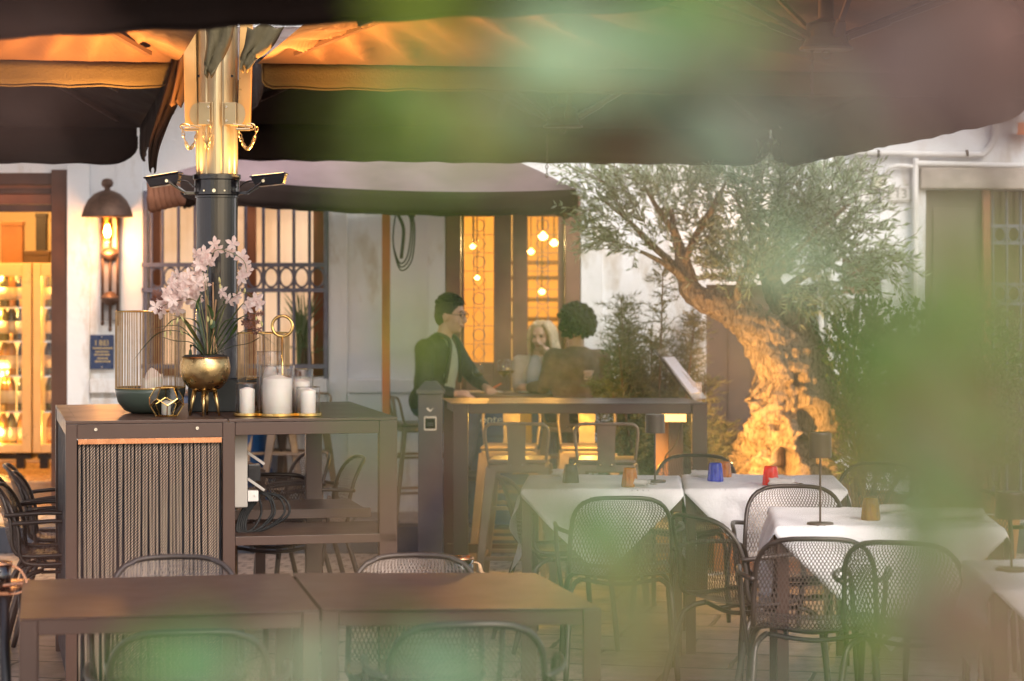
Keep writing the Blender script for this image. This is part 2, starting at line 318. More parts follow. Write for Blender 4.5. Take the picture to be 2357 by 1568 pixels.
# window with grille
wn = empty('barred_window', (0, 0, 0)); wn.parent = bld
x0, x1, z0, z1 = ops[1]
m = MB()
for px in (336, 558, 716): m.b2((wx(px), WY+.16, z0), (wx(px)+.07, WY+.22, z1))
m.b2((x0, WY+.161, z0), (x1, WY+.219, z0+.06)); m.b2((x0, WY+.161, z1-.05), (x1, WY+.219, z1)); B(m, 'frame', mat('window_wood', (.28, .10, .04), .5, 0, .2, 4), wn, bevel=.004)
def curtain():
    m = bpy.data.materials.new('glowing_curtain'); m.use_nodes = True; n = m.node_tree.nodes; L = m.node_tree.links; b = n['Principled BSDF']
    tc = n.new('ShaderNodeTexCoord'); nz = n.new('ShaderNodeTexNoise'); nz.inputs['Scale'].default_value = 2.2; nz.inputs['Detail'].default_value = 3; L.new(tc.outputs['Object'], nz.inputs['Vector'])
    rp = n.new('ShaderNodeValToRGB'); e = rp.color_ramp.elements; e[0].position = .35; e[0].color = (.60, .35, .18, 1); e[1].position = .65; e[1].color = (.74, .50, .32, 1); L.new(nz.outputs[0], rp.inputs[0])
    L.new(rp.outputs[0], b.inputs['Base Color']); L.new(rp.outputs[0], b.inputs['Emission Color']); b.inputs['Emission Strength'].default_value = .5; b.inputs['Roughness'].default_value = .9; return m  # emission in the cloth stands in for room light behind it
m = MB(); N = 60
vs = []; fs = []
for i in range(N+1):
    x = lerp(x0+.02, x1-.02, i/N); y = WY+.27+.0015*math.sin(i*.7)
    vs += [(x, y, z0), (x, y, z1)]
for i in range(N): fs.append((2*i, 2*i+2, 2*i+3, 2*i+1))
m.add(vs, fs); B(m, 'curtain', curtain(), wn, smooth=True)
m = MB(); m.b2((x0+.005, WY+.19, z0+.06), (x1-.005, WY+.195, z1-.05)); B(m, 'pane', glass('window_glass', (.95, .95, .95), .05, .8), wn)
m = MB(); gy = WY-.03
bars = [352, 375, 413, 450, 486, 523, 568, 608, 641, 676, 712, 748]
for px in (350, 375, 412, 450, 487, 524, 566, 607, 642, 677, 713, 749): m.tube([(wx(px), gy, z0+.0), (wx(px), gy, z1)], .011, 6)
for py in (610, 668, 843): m.b2((x0-.02, gy-.02, wz(py)-.014), (x1+.01, gy+.02, wz(py)+.014))
for px in (364, 394, 431, 468, 505, 545, 587, 625, 660, 695, 731):
    c = Vector((wx(px), gy, wz(639))); m.tube([c+Vector((math.cos(t*math.pi/8)*.045, 0, math.sin(t*math.pi/8)*.065)) for t in range(16)], .008, 5, closed=True)
for px in (336, 751): m.b2((wx(px)-.012, gy-.01, z0-.01), (wx(px)+.012, gy+.03, z1))
B(m, 'grille', IRON, wn)
# double door with leaded amber lights
dd = empty('double_door', (0, 0, 0)); dd.parent = bld
x0, x1, z0, z1 = ops[2]
m = MB(); m.b2((x0, WY-.03, .17), (wx(1060), WY+.12, z1)); m.b2((wx(1300), WY-.03, .17), (x1, WY+.12, z1)); m.b2((wx(1060), WY-.03, z1-.1), (wx(1300), WY+.12, z1)); B(m, 'door_frame', DOORW, dd, bevel=.008)
AMB = glass('amber_leaded_glass', (1.0, .86, .58), .2, .9)
for a, b_, s in ((1061, 1177, (1068, 1136)), (1179, 1299, (1214, 1284))):
    m = MB(); y0, y1 = WY+.02, WY+.07; zb, zp, zq = .175, wz(835), wz(498)
    m.b2((wx(a), y0, zb), (wx(s[0]), y1, z1-.102)); m.b2((wx(s[1]), y0, zb), (wx(b_), y1, z1-.102)); m.b2((wx(s[0]), y0, zb), (wx(s[1]), y1, zp)); m.b2((wx(s[0]), y0, zq), (wx(s[1]), y1, z1-.102))
    m.b2((wx(s[0])+.01, y0-.012, zb+.12), (wx(s[1])-.01, y0-.001, zp-.08))
    leaf = B(m, 'door_leaf', DOORW, dd, bevel=.004)
    m = MB(); m.b2((wx(s[0]), y0+.02, zp), (wx(s[1]), y0+.025, zq)); m2 = B(m, 'pane', AMB, leaf)
    m = MB(); yc = y0+.01; xa, xb = wx(s[0]), wx(s[1]); xm = (xa+xb)/2
    for t in (.33, .67): m.tube([(lerp(xa, xb, t), yc, zp), (lerp(xa, xb, t), yc, zq)], .0022, 4)
    for k in range(9):
        z = lerp(zp, zq, k/8); m.tube([(xa, yc, z), (xb, yc, z)], .0018, 4)
        if k < 8:
            zc = (z+lerp(zp, zq, (k+1)/8))/2; rr = .04
            if k % 2: m.tube([(xm+math.cos(t*math.pi/6)*rr, yc, zc+math.sin(t*math.pi/6)*rr) for t in range(12)], .0025, 4, closed=True)
            else: m.tube([(xm, yc, zc+.055), (xm+.045, yc, zc), (xm, yc, zc-.055), (xm-.045, yc, zc)], .0025, 4, closed=True)
    B(m, 'leading', IRON, leaf)
m = MB(); m.tube([(wx(1172), WY-.0, 1.1), (wx(1172), WY-.04, 1.1), (wx(1165), WY-.04, 1.1)], .012, 8); B(m, 'handle', BRASS, dd)
# dark opening behind the olive, right door, small window
m = MB(); x0, x1, z0, z1 = ops[3]; m.b2((x0, WY+.1, z0), (x1, WY+.15, z1))
for k in range(1, 5): m.b2((lerp(x0, x1, k/5)-.004, WY+.09, z0+.02), (lerp(x0, x1, k/5)+.004, WY+.099, z1-.02))
B(m, 'shutter', mat('dark_brown_boards', (.10, .065, .05), .6, 0, .2, 3, .2, 20), bld)
x0, x1, z0, z1 = ops[4]; m = MB(); m.b2((x0-.03, WY-.06, z0-.03), (x1+.03, WY+.05, z0+.003)); B(m, 'window_sill', mat('white_sill', (.8, .8, .8), .5, 0, .05), bld)
m = MB(); m.b2((x0, WY+.1, z0+.004), (x1, WY+.14, z1)); B(m, 'shutter', DOORW, bld)
rd = empty('right_door', (0, 0, 0)); rd.name = 'grilled_door'; rd.parent = bld
x0, x1, z0, z1 = ops[5]
m = MB(); m.b2((x0, WY+.08, z0), (wx(2262), WY+.13, z1)); m.b2((x0+.06, WY+.068, z0+.2), (wx(2262)-.06, WY+.079, 1.0)); m.b2((x0+.06, WY+.068, 1.1), (wx(2262)-.06, WY+.079, z1-.12)); B(m, 'door_leaf', mat('grey_brown_paint', (.17, .14, .11), .5, 0, .15, 3), rd, bevel=.003)
m = MB(); m.b2((wx(2263), WY+.02, z0), (wx(2280), WY+.12, z1)); B(m, 'door_frame', mat('red_brown_paint', (.3, .11, .06), .5, 0, .15, 3), rd)
m = MB(); m.b2((wx(2281), WY+.2, z0), (x1, WY+.22, z1)); B(m, 'pane', mat('dim_glass', (.12, .09, .07), .15, 0, .2, 2), rd)
m = MB()
for px in range(2290, 2440, 32): m.tube([(wx(px), WY+.1, z0), (wx(px), WY+.1, z1)], .01, 5)
for py in (520, 560, 655, 700):
    m.b2((wx(2281), WY+.09, wz(py)-.01), (x1, WY+.11, wz(py)+.01))
for py in (540, 677):
    for px in range(2306, 2440, 32): m.tube([(wx(px)+math.cos(t*math.pi/6)*.04, WY+.1, wz(py)+math.sin(t*math.pi/6)*.05) for t in range(12)], .007, 5, closed=True)
B(m, 'grille', IRON, rd)
# house numbers, pipes, orange sign
PLQ = mat('number_tile', (.70, .70, .66), .5, 0, .05); INK = mat('number_ink', (.2, .2, .2), .6)
def text(s, size, loc, material, parent, rot=(R(90), 0, 0), ext=.001, align='CENTER', name='lettering'):
    c = bpy.data.curves.new(name, 'FONT'); c.body = s; c.size = size; c.align_x = align; c.align_y = 'CENTER'; c.extrude = ext; c.materials.append(material)
    o = bpy.data.objects.new(name, c); sc.collection.objects.link(o); bpy.context.view_layer.update()
    me = bpy.data.meshes.new_from_object(o.evaluated_get(bpy.context.evaluated_depsgraph_get())); bpy.data.objects.remove(o)
    o = bpy.data.objects.new(name, me); sc.collection.objects.link(o); o.location = loc; o.rotation_euler = rot; o.parent = parent; return o
PIPE = mat('white_pipe_paint', (.78, .78, .76), .4, 0, .06, 4)
for s, px in (('12', 1988), ('13', 2072)):
    e = empty('house_number', (wx(px), WY-.004, wz(448))); tag(e, 'white wall tile with house number %s above the olive tree' % s if s == '12' else 'white wall tile with house number 13 left of the downpipe', 'house number', 'house number tiles')
    m = MB(); m.box((0, -.008, 0), (.165, .012, .1)); m.build('tile', PLQ, e, bevel=.003)
    m = MB()
    for a, b_ in (((-.074, .04), (.074, .04)), ((.074, .04), (.074, -.04)), ((.074, -.04), (-.074, -.04)), ((-.074, -.04), (-.074, .04))): m.beam((a[0], -.0155, a[1]), (b_[0], -.0155, b_[1]), .003, .003)
    m.build('border', INK, e); text(s, .085, (0, -.016, 0), INK, e)
def pipe(name, pts, r, label, cat='pipe', mt=None, k=6):
    m = MB(); pts = [Vector(p) for p in pts]
    m.tube(smooth_path(pts, k), r, 10); o = m.build(name, mt or PIPE, None, smooth=True, base=pts[0]); tag(o, label, cat, 'pipes and cables on the right wall'); return o
y = WY-.05
pp = lambda a, b_: (wx(a), y, wz(b_))
e = empty('wall_pipe', pp(1965, 352)); tag(e, 'thick white pipe running under the brown canopy with an upward elbow at right', 'pipe', 'pipes and cables on the right wall')
m = MB(); m.tube(smooth_path([pp(1955, 335), pp(1962, 348), pp(1985, 352), pp(2230, 357), pp(2262, 352), pp(2280, 330), pp(2288, 300), pp(2290, 180)], 6), .022, 10)
for i, v in enumerate(m.v): m.v[i] = v-e.location
m.build('tube', PIPE, e, smooth=True)
for px in (2018, 2222):
    m = MB(); m.tube([Vector(pp(px-3, 354))-e.location, Vector(pp(px+3, 354))-e.location], .027, 10); m.build('clamp', DARKM, e)
e = empty('wall_pipe', pp(2103, 377)); tag(e, 'white pipe turning from the lintel down beside house number 13', 'pipe', 'pipes and cables on the right wall')
m = MB(); m.tube(smooth_path([pp(2440, 383), pp(2300, 381), pp(2120, 377), pp(2106, 378), pp(2103, 392), pp(2103, 700), pp(2103, 1170)], 6), .02, 10)
for i, v in enumerate(m.v): m.v[i] = v-e.location
m.build('tube', PIPE, e, smooth=True)
for py in (470, 800):
    m = MB(); m.tube([Vector(pp(2103, py-4))-e.location, Vector(pp(2103, py+4))-e.location], .026, 10); m.build('clamp', PIPE, e)
pipe('wall_pipe', [pp(2096, 384), pp(2060, 383), pp(2035, 395), pp(2028, 430), pp(2028, 480)], .014, 'thin white pipe arching down between house numbers 12 and 13')
pipe('wall_cable', [pp(1930, 350), pp(1932, 378), pp(1945, 392), pp(2010, 397), pp(2022, 420), pp(2023, 470)], .006, 'thin grey cable looping beside house number 12', 'cable', GREYM)
for px, lb in ((1886, 'white downpipe behind the right of the olive trunk, left one of the pair'), (1906, 'white downpipe behind the right of the olive trunk, right one of the pair')):
    m = MB(); m.tube([(wx(px), y, .17), (wx(px), y, 3.2)], .024, 10)
    for z in (.9, 1.9): m.tube([(wx(px), y, z-.02), (wx(px), y, z+.02)], .03, 10)
    o = m.build('downpipe', PIPE, None, smooth=True, base=(wx(px), y, .17)); tag(o, lb, 'pipe', 'downpipes')
e = empty('orange_sign', (wx(2355), WY-.06, wz(297))); tag(e, 'orange sign board fixed to the wall at the upper right edge', 'sign')
m = MB(); m.box((.02, 0, 0), (.16, .02, .08)); m.build('board', mat('orange_board', (.85, .22, .04), .5, 0, .05), e, bevel=.003)
m = MB(); m.box((-.075, .0, 0), (.03, .03, .06)); m.tube([(-.075, -.02, 0), (-.075, -.015, 0)], .006, 8); m.build('bracket', PIPE, e)
e = empty('junction_box', (wx(2020), WY-.03, wz(420))); tag(e, 'small pale junction box on the wall between the house numbers', 'junction box')
m = MB(); m.box((0, 0, 0), (.08, .05, .09)); m.build('box_body', PIPE, e, bevel=.005)
m = MB(); m.box((0, -.028, 0), (.07, .006, .08)); m.build('cover', mat('box_cover', (.7, .7, .55), .5), e, bevel=.003)

tag(bld, 'long white plastered restaurant building with barred window and amber-lit doors', 'building')

# interior lamps and wine fridges
WARM = (1.0, .66, .28)
BULB = lit('lamp_glow', (1.0, .62, .25), 22)
for i, (px, py, d, r, lb) in enumerate(((1250, 545, 17.2, .06, 'glowing round lamp high behind the right leaded pane'), (1275, 560, 17.4, .05, 'glowing globe beside the big lamp behind the right pane'), (1088, 568, 17.3, .035, 'small glowing lamp high behind the left leaded pane'),
        (1098, 640, 17.4, .03, 'small glowing lamp halfway down behind the left pane'), (1222, 580, 17.6, .04, 'glowing lamp at left edge behind the right pane'), (1247, 672, 17.6, .04, 'low glowing lamp behind the right leaded pane'))):
    r *= .6; c = P(px, py, d); e = empty('hanging_lamp', c); tag(e, lb, 'lamp', 'lamps glowing inside the restaurant')
    MB().lathe([(0, -r*.7), (r*.5, -r*.6), (r*.9, -r*.1), (r, r*.1), (r*.5, r*.5), (r*.2, r*.9), (0, r)], 16).build('globe', BULB, e, smooth=True); MB().tube([(0, 0, r), (0, 0, 3.1-c.z)], .005, 5).build('cord', DARKM, e)
    point('lamp_light', c+Vector((0, -.12, 0)), 3, WARM, .05)
# shelves behind the door
m = MB()
for py in (605, 640, 690, 735, 775): m.box(P(1250, py, 18.1), (.5, .25, .03))
m.b2(tuple(P(1205, 1000, 18.2)), tuple(P(1215, 480, 18.1))); m.b2(tuple(P(1285, 1000, 18.2)), tuple(P(1295, 480, 18.1)))
o = m.build('shelving', WOOD, base=P(1250, 780, 18.1)); tag(o, 'wooden shelving inside behind the right leaded door pane', 'shelf')
point('door_room_light', P(1170, 560, 18.5), 55, WARM, .1)
FR = mat('fridge_frame', (.72, .55, .30), .35, .2, .08, 4)
FI = mat('fridge_interior_glow', (.75, .6, .4), .6, 0, .05, 4, emit=(1, .5, .12), estr=.9)  # panel emits by itself to brighten the lit look of the fridge
BG = [mat('bottle_glass_dark', (.02, .03, .015), .1, 0, .2, 6, coat=.5), mat('bottle_glass_green', (.10, .11, .03), .12, 0, .2, 6, coat=.5), mat('bottle_glass_amber', (.4, .2, .04), .12, 0, .2, 6, coat=.5)]
LAB = [mat('cream_label', (.8, .7, .5), .6), mat('red_foil', (.6, .05, .03), .4), mat('gold_foil', (.8, .55, .2), .3, .6)]
def bottle_mb(): return MB().lathe([(0, 0), (.037, 0), (.038, .01), (.038, .17), (.034, .195), (.017, .235), (.0145, .25), (.0145, .30), (.0, .30)], 14)
FY = 17.3; fs_ = F/FY
def fx(px): return (px-1178)/F*FY
def fz(py): return H-(py-640)/F*FY
bb = []
for fi, (xa, xb, ga, gb, lb) in enumerate(((-160, 74, -70, 52, 'left lit wine fridge with gold frame inside the entrance'), (77, 300, 97, 240, 'right lit wine fridge with gold frame inside the entrance'))):
    e = empty('wine_fridge', ((fx(xa)+fx(xb))/2, FY+.25, .17)); tag(e, lb, 'wine fridge', 'wine fridges in the entrance'); off = e.location
    def fb(m, name, mt, **k):
        for i, v in enumerate(m.v): m.v[i] = v-off
        return m.build(name, mt, e, **k)
    z0, z1 = fz(1042), fz(606)
    m = MB(); m.b2((fx(xa), FY+.02, z0), (fx(xb), FY+.5, z0+.03)); m.b2((fx(xa), FY+.02, z1-.02), (fx(xb), FY+.5, z1)); m.b2((fx(xa), FY+.02, z0+.03), (fx(xa)+.02, FY+.5, z1-.02)); m.b2((fx(xb)-.02, FY+.02, z0+.03), (fx(xb), FY+.5, z1-.02)); fb(m, 'cabinet', FR)
    m = MB(); m.b2((fx(xa)+.02, FY+.48, z0+.03), (fx(xb)-.02, FY+.5, z1-.02)); fb(m, 'back_panel', FI)
    m = MB(); y0, y1 = FY-.03, FY+.018; ta, tb = fz(1022), fz(636)
    m.b2((fx(xa), y0, z0), (fx(ga), y1, z1)); m.b2((fx(gb), y0, z0), (fx(xb), y1, z1)); m.b2((fx(ga), y0, z0), (fx(gb), y1, ta)); m.b2((fx(ga), y0, tb), (fx(gb), y1, z1)); dr = fb(m, 'door', FR, bevel=.005)
    m = MB(); m.b2((fx(ga), FY, ta), (fx(gb), FY+.004, tb)); fb(m, 'pane', GLS)
    m = MB()
    for px in (fx(xa)+.06, fx(xb)-.1): m.box((px, FY+.1, z0-.06), (.06, .06, .12))
    m.b2((fx(xa)+.02, FY+.05, z0-.05), (fx(xb)-.02, FY+.4, z0-.02)); fb(m, 'foot', DARKM)
    shs = (707, 785, 865, 947, 1020)
    for py in shs[:-1]:
        m = MB(); m.b2((fx(xa)+.021, FY+.03, fz(py)-.012), (fx(xb)-.021, FY+.47, fz(py))); fb(m, 'shelf', CHROME)
    for py in shs:
        z = fz(py)+.001 if py != 1020 else z0+.031
        q = [p for p in (-30, -2, 12, 38) if True] if fi == 0 else [103, 124, 145, 170]
        for k, p in enumerate(q):
            bb.append((fx(p+random.uniform(-3, 3))+.01, FY+.12+random.uniform(0, .08), z, fi, shs.index(py), k))
    for zz in (1.9, 1.45, 1.0, .6):
        a = bpy.data.lights.new('fridge_light', 'POINT'); a.energy = 7.0; a.color = (1, .5, .13); a.shadow_soft_size = .03
        o = bpy.data.objects.new('fridge_light', a); sc.collection.objects.link(o); o.location = ((fx(ga)+fx(gb))/2, FY+.1, zz if zz < z1-.1 else z1-.1)
protos = []
for v in range(3):
    e = empty('wine_bottle', (0, 0, -50)); bottle_mb().build('glass_body', BG[v], e, smooth=True)
    MB().lathe([(.0385, .05), (.0388, .05), (.0388, .14), (.0385, .14)], 14).build('label', LAB[0], e, smooth=True)
    MB().lathe([(.0, .303), (.016, .303), (.016, .24), (.0155, .24)], 12).build('foil_cap', LAB[(2, 1, 2)[v]], e, smooth=True); protos.append(e)
rown = ('top', 'second', 'third', 'fourth', 'bottom'); used = [False]*3
pos = ('outermost left', 'second from left', 'third from left', 'rightmost')
for (x, y_, z, fi, sh, k) in bb:
    v = random.choice((0, 0, 1, 2)); lb = 'lit wine bottle on the %s shelf of the %s wine fridge, %s' % (rown[sh], ('left', 'right')[fi], pos[k])
    if not used[v]: o = protos[v]; used[v] = True; o.location = (x, y_, z); o['label'] = lb
    else: o = copy_tree(protos[v], None, (x, y_, z), 0, lb)
    tag(o, None, 'wine bottle', 'wine bottles in the fridges')
for k, (xa, ya, xb, yb, mt, lb) in enumerate(((-5, 605, 45, 510, 'a', 'brown leaning board on top of the left wine fridge'), (68, 604, 92, 490, 'b', 'tall black box on top of the wine fridges'), (30, 604, 105, 578, 'c', 'long dark wooden crate on top of the wine fridges'), (96, 604, 110, 500, 'd', 'tall grey carton beside the black box'), (133, 604, 150, 530, 'e', 'narrow brown box by the entrance door frame'))):
    c = {'a': (.25, .12, .05), 'b': (.03, .03, .035), 'c': (.08, .05, .03), 'd': (.30, .22, .12), 'e': (.2, .1, .05)}[mt]
    m = MB(); dd_ = {'a': .1, 'b': .22, 'c': .12, 'd': .35, 'e': .3}[mt]; z0 = fz(606)+.002
    m.b2((fx(xa), FY+dd_, z0), (fx(xb), FY+dd_+.08, fz(yb))); m.b2((fx(xa)-.004, FY+dd_-.004, fz(yb)-.03), (fx(xb)+.004, FY+dd_+.084, fz(yb)+.004))
    o = m.build('box', mat('box_card_'+mt, c, .6, 0, .2), None, base=(fx((xa+xb)/2), FY+dd_, z0), bevel=.004); tag(o, lb, 'box', 'boxes on top of the wine fridges')
point('entrance_light', (fx(0), 16.9, 2.9), 60, (1, .48, .13), .12); point('entrance_light', (fx(60), 18.5, 2.6), 30, (1, .6, .22), .12)

# wall lamp
c = P(248, 500, WY-.16); e = empty('wall_lamp', Vector((c.x, WY-.04, c.z))); tag(e, 'brown dome wall lamp with glowing bulb on long triple rods', 'wall lamp')
LM = mat('aged_bronze', (.14, .085, .06), .5, .5, .25, 20, .2, 60)
dy = -.14
m = MB(); prof = [(.168, 0), (.165, .012), (.150, .06), (.125, .11), (.085, .15), (.04, .17), (.02, .175), (.018, .19), (.034, .2), (.04, .222), (.03, .245), (.0, .252)]
m.lathe(prof, 32, (0, dy, 0)); m.lathe([(.163, .001), (.145, .055), (.12, .105), (.08, .143), (.0, .165)], 32, (0, dy, 0)); m.build('shade', LM, e, smooth=True)
m = MB(); m.lathe([(0, -.01), (.022, -.01), (.024, .06), (0, .06)], 16, (0, dy, 0)); m.build('socket', BRASS, e, smooth=True)
m = MB(); m.ell((0, dy, -.095), (.048, .048, .072), 20, 14); m.lathe([(.024, -.01), (.03, -.04), (.04, -.06)], 20, (0, dy, 0)); m.build('bulb', glass('bulb_glass', (1, .8, .5), .03, .7), e, smooth=True)
m = MB()
for t in range(6):
    a = t*math.pi/3; m.tube([(math.cos(a)*.008, dy+math.sin(a)*.008, -.05), (math.cos(a)*.02, dy+math.sin(a)*.02, -.1), (math.cos(a)*.008, dy+math.sin(a)*.008, -.13)], .0035, 5)
m.build('filament', lit('filament_glow', (1, .55, .18), 90), e)
m = MB()
for x in (-.05, 0, .05): m.tube([(x, -.03, -.01 if x == 0 else .03), (x, -.03, -.68-(.04 if x == 0 else 0))], .0095, 8)
m.tube([(0, -.03, .1), (0, dy*.6, .15), (0, dy, .16)], .012, 8)
for z in (-.24, -.53): m.lathe([(0, z-.05), (.03, z-.04), (.055, z-.01), (.066, z+.005), (.055, z+.012), (.03, z+.04), (0, z+.045)], 16, (0, -.04, 0))
for x, z in ((-.05, -.69), (.05, -.69), (0, -.73)): m.ell((x, -.03, z), (.013, .013, .02), 8, 6)
m.build('rods', LM, e, smooth=True)
m = MB(); m.box((0, -.0, -.3), (.13, .012, .75)); m.build('backplate', mat('bronze_plate', (.35, .33, .33), .5, .3), e)
point('wall_lamp_light', c+Vector((0, 0, -.22)), 5.5, (1, .42, .15), .05)
# blue plaque
e = empty('plaque', (wx(237), WY-.035, wz(810))); tag(e, 'dark blue wall plaque with gold lettering under the wall lamp', 'plaque')
m = MB(); m.box((0, 0, 0), (.155, .012, .225)); m.build('plate', mat('navy_enamel', (.012, .03, .10), .3, 0, .1, coat=.3), e, bevel=.003)
GT = mat('gold_paint', (.6, .45, .2), .5, .2)
text('I BEI', .05, (0, -.008, .058), GT, e)
m = MB()
for z, wd in ((.025, .12), (.002, .085), (-.018, .1), (-.042, .06), (-.062, .09)):
    x = -wd/2
    while x < wd/2: w_ = random.uniform(.005, .014); m.b2((x, -.0085, z-.005), (x+w_, -.0065, z+.005)); x += w_+.004
m.build('small_print', GT, e)
m = MB(); 
for z in (.1, -.1): m.ell((0, -.008, z), (.006, .004, .006), 8, 6)
m.build('screw', CHROME, e)
# ---------------------------------------------------------------- parasols
def pleat_off(p, c, amp, te):
    d = Vector((p.x-c.x-.15, p.y-c.y+1.5, 0)); r = d.length; ph = math.atan2(d.y, d.x)
    w = abs(math.sin(ph*21+1.1*noise.noise(Vector((ph*3, r*.5, 2)))))**.7*.8+.2*math.sin(ph*53+r)
    return Vector((0, 0, te*amp*min(1, r*.6)*(w-.5)*(.6+.4*noise.noise(Vector((ph*4, r, 7))))))
def canopy(label, nl, e1, e2, zt, vh, hub=None, rise=.75, fab=None, val=None, group='large brown parasols', zfar=None, flaps=(1, 1, 1, 1), pole=None, ribs=True, outer=False, sag=.06, pleat=0.0, pc=None):
    """nl: near-left corner (x, y); e1 along the near edge; e2 towards the far edge; zt: height of the edge; vh: depth of the valance"""
    nl = Vector((nl[0], nl[1], 0)); e1 = Vector((*e1, 0)); e2 = Vector((*e2, 0)); zf = zt if zfar is None or isinstance(zfar, tuple) else zfar
    cs = [nl+Vector((0, 0, zt)), nl+e1+Vector((0, 0, zt)), nl+e1+e2+Vector((0, 0, zf)), nl+e2+Vector((0, 0, zf))]
    if isinstance(zfar, (list, tuple)): cs = [Vector((c.x, c.y, z)) for c, z in zip([nl, nl+e1, nl+e1+e2, nl+e2], zfar)]
    cen = sum(cs, Vector())/4
    if hub is not None: cen = Vector((hub[0], hub[1], cen.z))
    apex = Vector((cen.x, cen.y, cen.z+rise)); base = Vector((cen.x, cen.y, cen.z))
    root = empty('parasol', base); tag(root, label, 'parasol', group)
    m = MB(); N = 14 if not pleat else 90
    for i in range(4):
        a, b = cs[i], cs[(i+1) % 4]; vs = []; fs = []
        for r in range(N+1):
            t = r/N
            for k in range(N+1):
                u = k/N; p = lerp(lerp(a, b, u), apex, t)
                s_ = math.sin(math.pi*t)*sag*(1+.0) ; bow = 4*u*(1-u)
                te = min(1, t*14); p = p-Vector((0, 0, s_*bow))+te*Vector((0, 0, .012*noise.noise(p*3)+.02*math.sin(u*14+i)*(1-t)*bow))
                if pleat: p += pleat_off(p, cs[pc], pleat, te)
                if outer: p += Vector((0, 0, -.05*bow*(1-t)))
                vs.append(p-base)
        for r in range(N):
            for k in range(N): q = r*(N+1)+k; fs.append((q, q+1, q+N+2, q+N+1))
        m.add(vs, fs)
    m.build('canopy', fab or CANOPY, root, smooth=True, weld=True)
    for i in range(4):
        if not flaps[i]: continue
        a, b = cs[i], cs[(i+1) % 4]; Lh = (b-a).length; nrm = (b-a).cross(Vector((0, 0, 1))).normalized(); K = 48; m = MB(); vs = []; fs = []; rc = vh*.75
        for k in range(K+1):
            x = Lh*k/K
            # denser near the ends for the rounded corners
            x = Lh*(.5-.5*math.cos(math.pi*k/K)); ed = min(x, Lh-x)+.0
            h = vh if ed > rc else vh-rc+math.sqrt(max(0, rc*rc-(rc-ed)**2))
            top = lerp(a, b, min(max(x/Lh, .006), .994)); bow = 4*(x/Lh)*(1-x/Lh)
            tz = top.z+(-.05*bow if outer else 0)
            for r in range(4):
                w_ = r/3; off = nrm*(.012*math.sin(x*7+i)*w_+.004*math.sin(x*31)*w_-.007)
                vs.append(Vector((top.x, top.y, tz-h*w_+.004*math.sin(x*23)*w_))+off-base)
        for k in range(K):
            for r in range(3): q = k*4+r; fs.append((q, q+4, q+5, q+1))
        m.add(vs, fs); o = m.build('valance', val or fab or CANOPY, root, smooth=True)
        md = o.modifiers.new('thickness', 'SOLIDIFY'); md.thickness = .004
        m = MB(); pts = [vs[k*4+3]+Vector((0, 0, .004)) for k in range(K+1)]; m.tube(pts, .006, 5); m.build('hem', val or fab or CANOPY, root, smooth=True)
    if ribs:
        hz = cen.z+.08 if hub is None or len(hub) < 3 else hub[2]
        hp = Vector((cen.x, cen.y, hz))
        ends = [lerp(c, apex, .08) for c in cs]+[lerp((cs[i]+cs[(i+1) % 4])/2, apex, .12)-Vector((0, 0, sag*.4)) for i in range(4)]
        for q in ends:
            d = (q-hp); d2 = Vector((d.x, d.y, 0)).normalized()
            m = MB(); mid = lerp(q, apex, .45)-Vector((0, 0, .05)); st = hp+d2*.09
            m.beam(st-base, mid-base, .02, .012); m.beam(st+d2*.0-base, lerp(st, mid, .14)-base, .026, .022)
            m.beam(lerp(q, apex, 0)-base-Vector((0, 0, .03)), apex-base-Vector((0, 0, .05)), .03, .02); m.build('rib', BROWN2, root)
        m = MB(); m.lathe([(0, -.05), (.1, -.05), (.105, -.042), (.09, -.03), (.075, .0), (.075, .05), (.03, .07), (.028, .3), (0, .3)], 24, hp-base)
        m.tube([hp-base+Vector((math.cos(t*math.pi/6)*.016, 0, -.066+math.sin(t*math.pi/6)*.016)) for t in range(12)], .003, 5, closed=True); m.build('hub', BROWN2, root, smooth=False, bevel=.002)
    return root
c12, s12 = math.cos(R(12)), math.sin(R(12))
def chain(a, b, sagz, n, name='chain', parent=None, r=.0022, ll=.012, mt=None, base=None):
    m = MB(); a = Vector(a); b = Vector(b); pr = None
    for i in range(n):
        t = (i+.5)/n; p = lerp(a, b, t)-Vector((0, 0, sagz*4*t*(1-t))); t2 = t+.01; q = lerp(a, b, t2)-Vector((0, 0, sagz*4*t2*(1-t2)))
        x, y, d = frame(p, q-p); w = x if i % 2 else y
        m.tube([p+d*math.cos(k*math.pi/4)*ll+w*math.sin(k*math.pi/4)*ll*.5 for k in range(8)], r, 4, closed=True)
    if base is not None:
        for i, v in enumerate(m.v): m.v[i] = v-Vector(base)
    return m.build(name, mt or ALU, parent)
# rear right, rear left, front left (lit), front right (lit), far right, the nearest one overhead, the mauve market parasol
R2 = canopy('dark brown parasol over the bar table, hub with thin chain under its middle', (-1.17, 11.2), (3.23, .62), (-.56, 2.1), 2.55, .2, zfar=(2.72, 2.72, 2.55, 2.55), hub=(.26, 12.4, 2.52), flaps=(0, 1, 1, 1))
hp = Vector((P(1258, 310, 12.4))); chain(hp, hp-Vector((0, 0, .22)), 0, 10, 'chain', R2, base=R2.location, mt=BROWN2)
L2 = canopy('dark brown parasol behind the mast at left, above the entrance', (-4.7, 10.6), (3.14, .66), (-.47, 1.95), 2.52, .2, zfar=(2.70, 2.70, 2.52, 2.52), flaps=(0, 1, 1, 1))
L1 = canopy('brown parasol at upper left, pleated underside lit orange by the floodlights', (-4.12, 7.2), (3.2, .68), (-.6, 3.1), 2.675, .115, fab=CANOPYLIT, val=VAL, sag=.1, flaps=(0, 0, 1, 1), pleat=.13, pc=2)
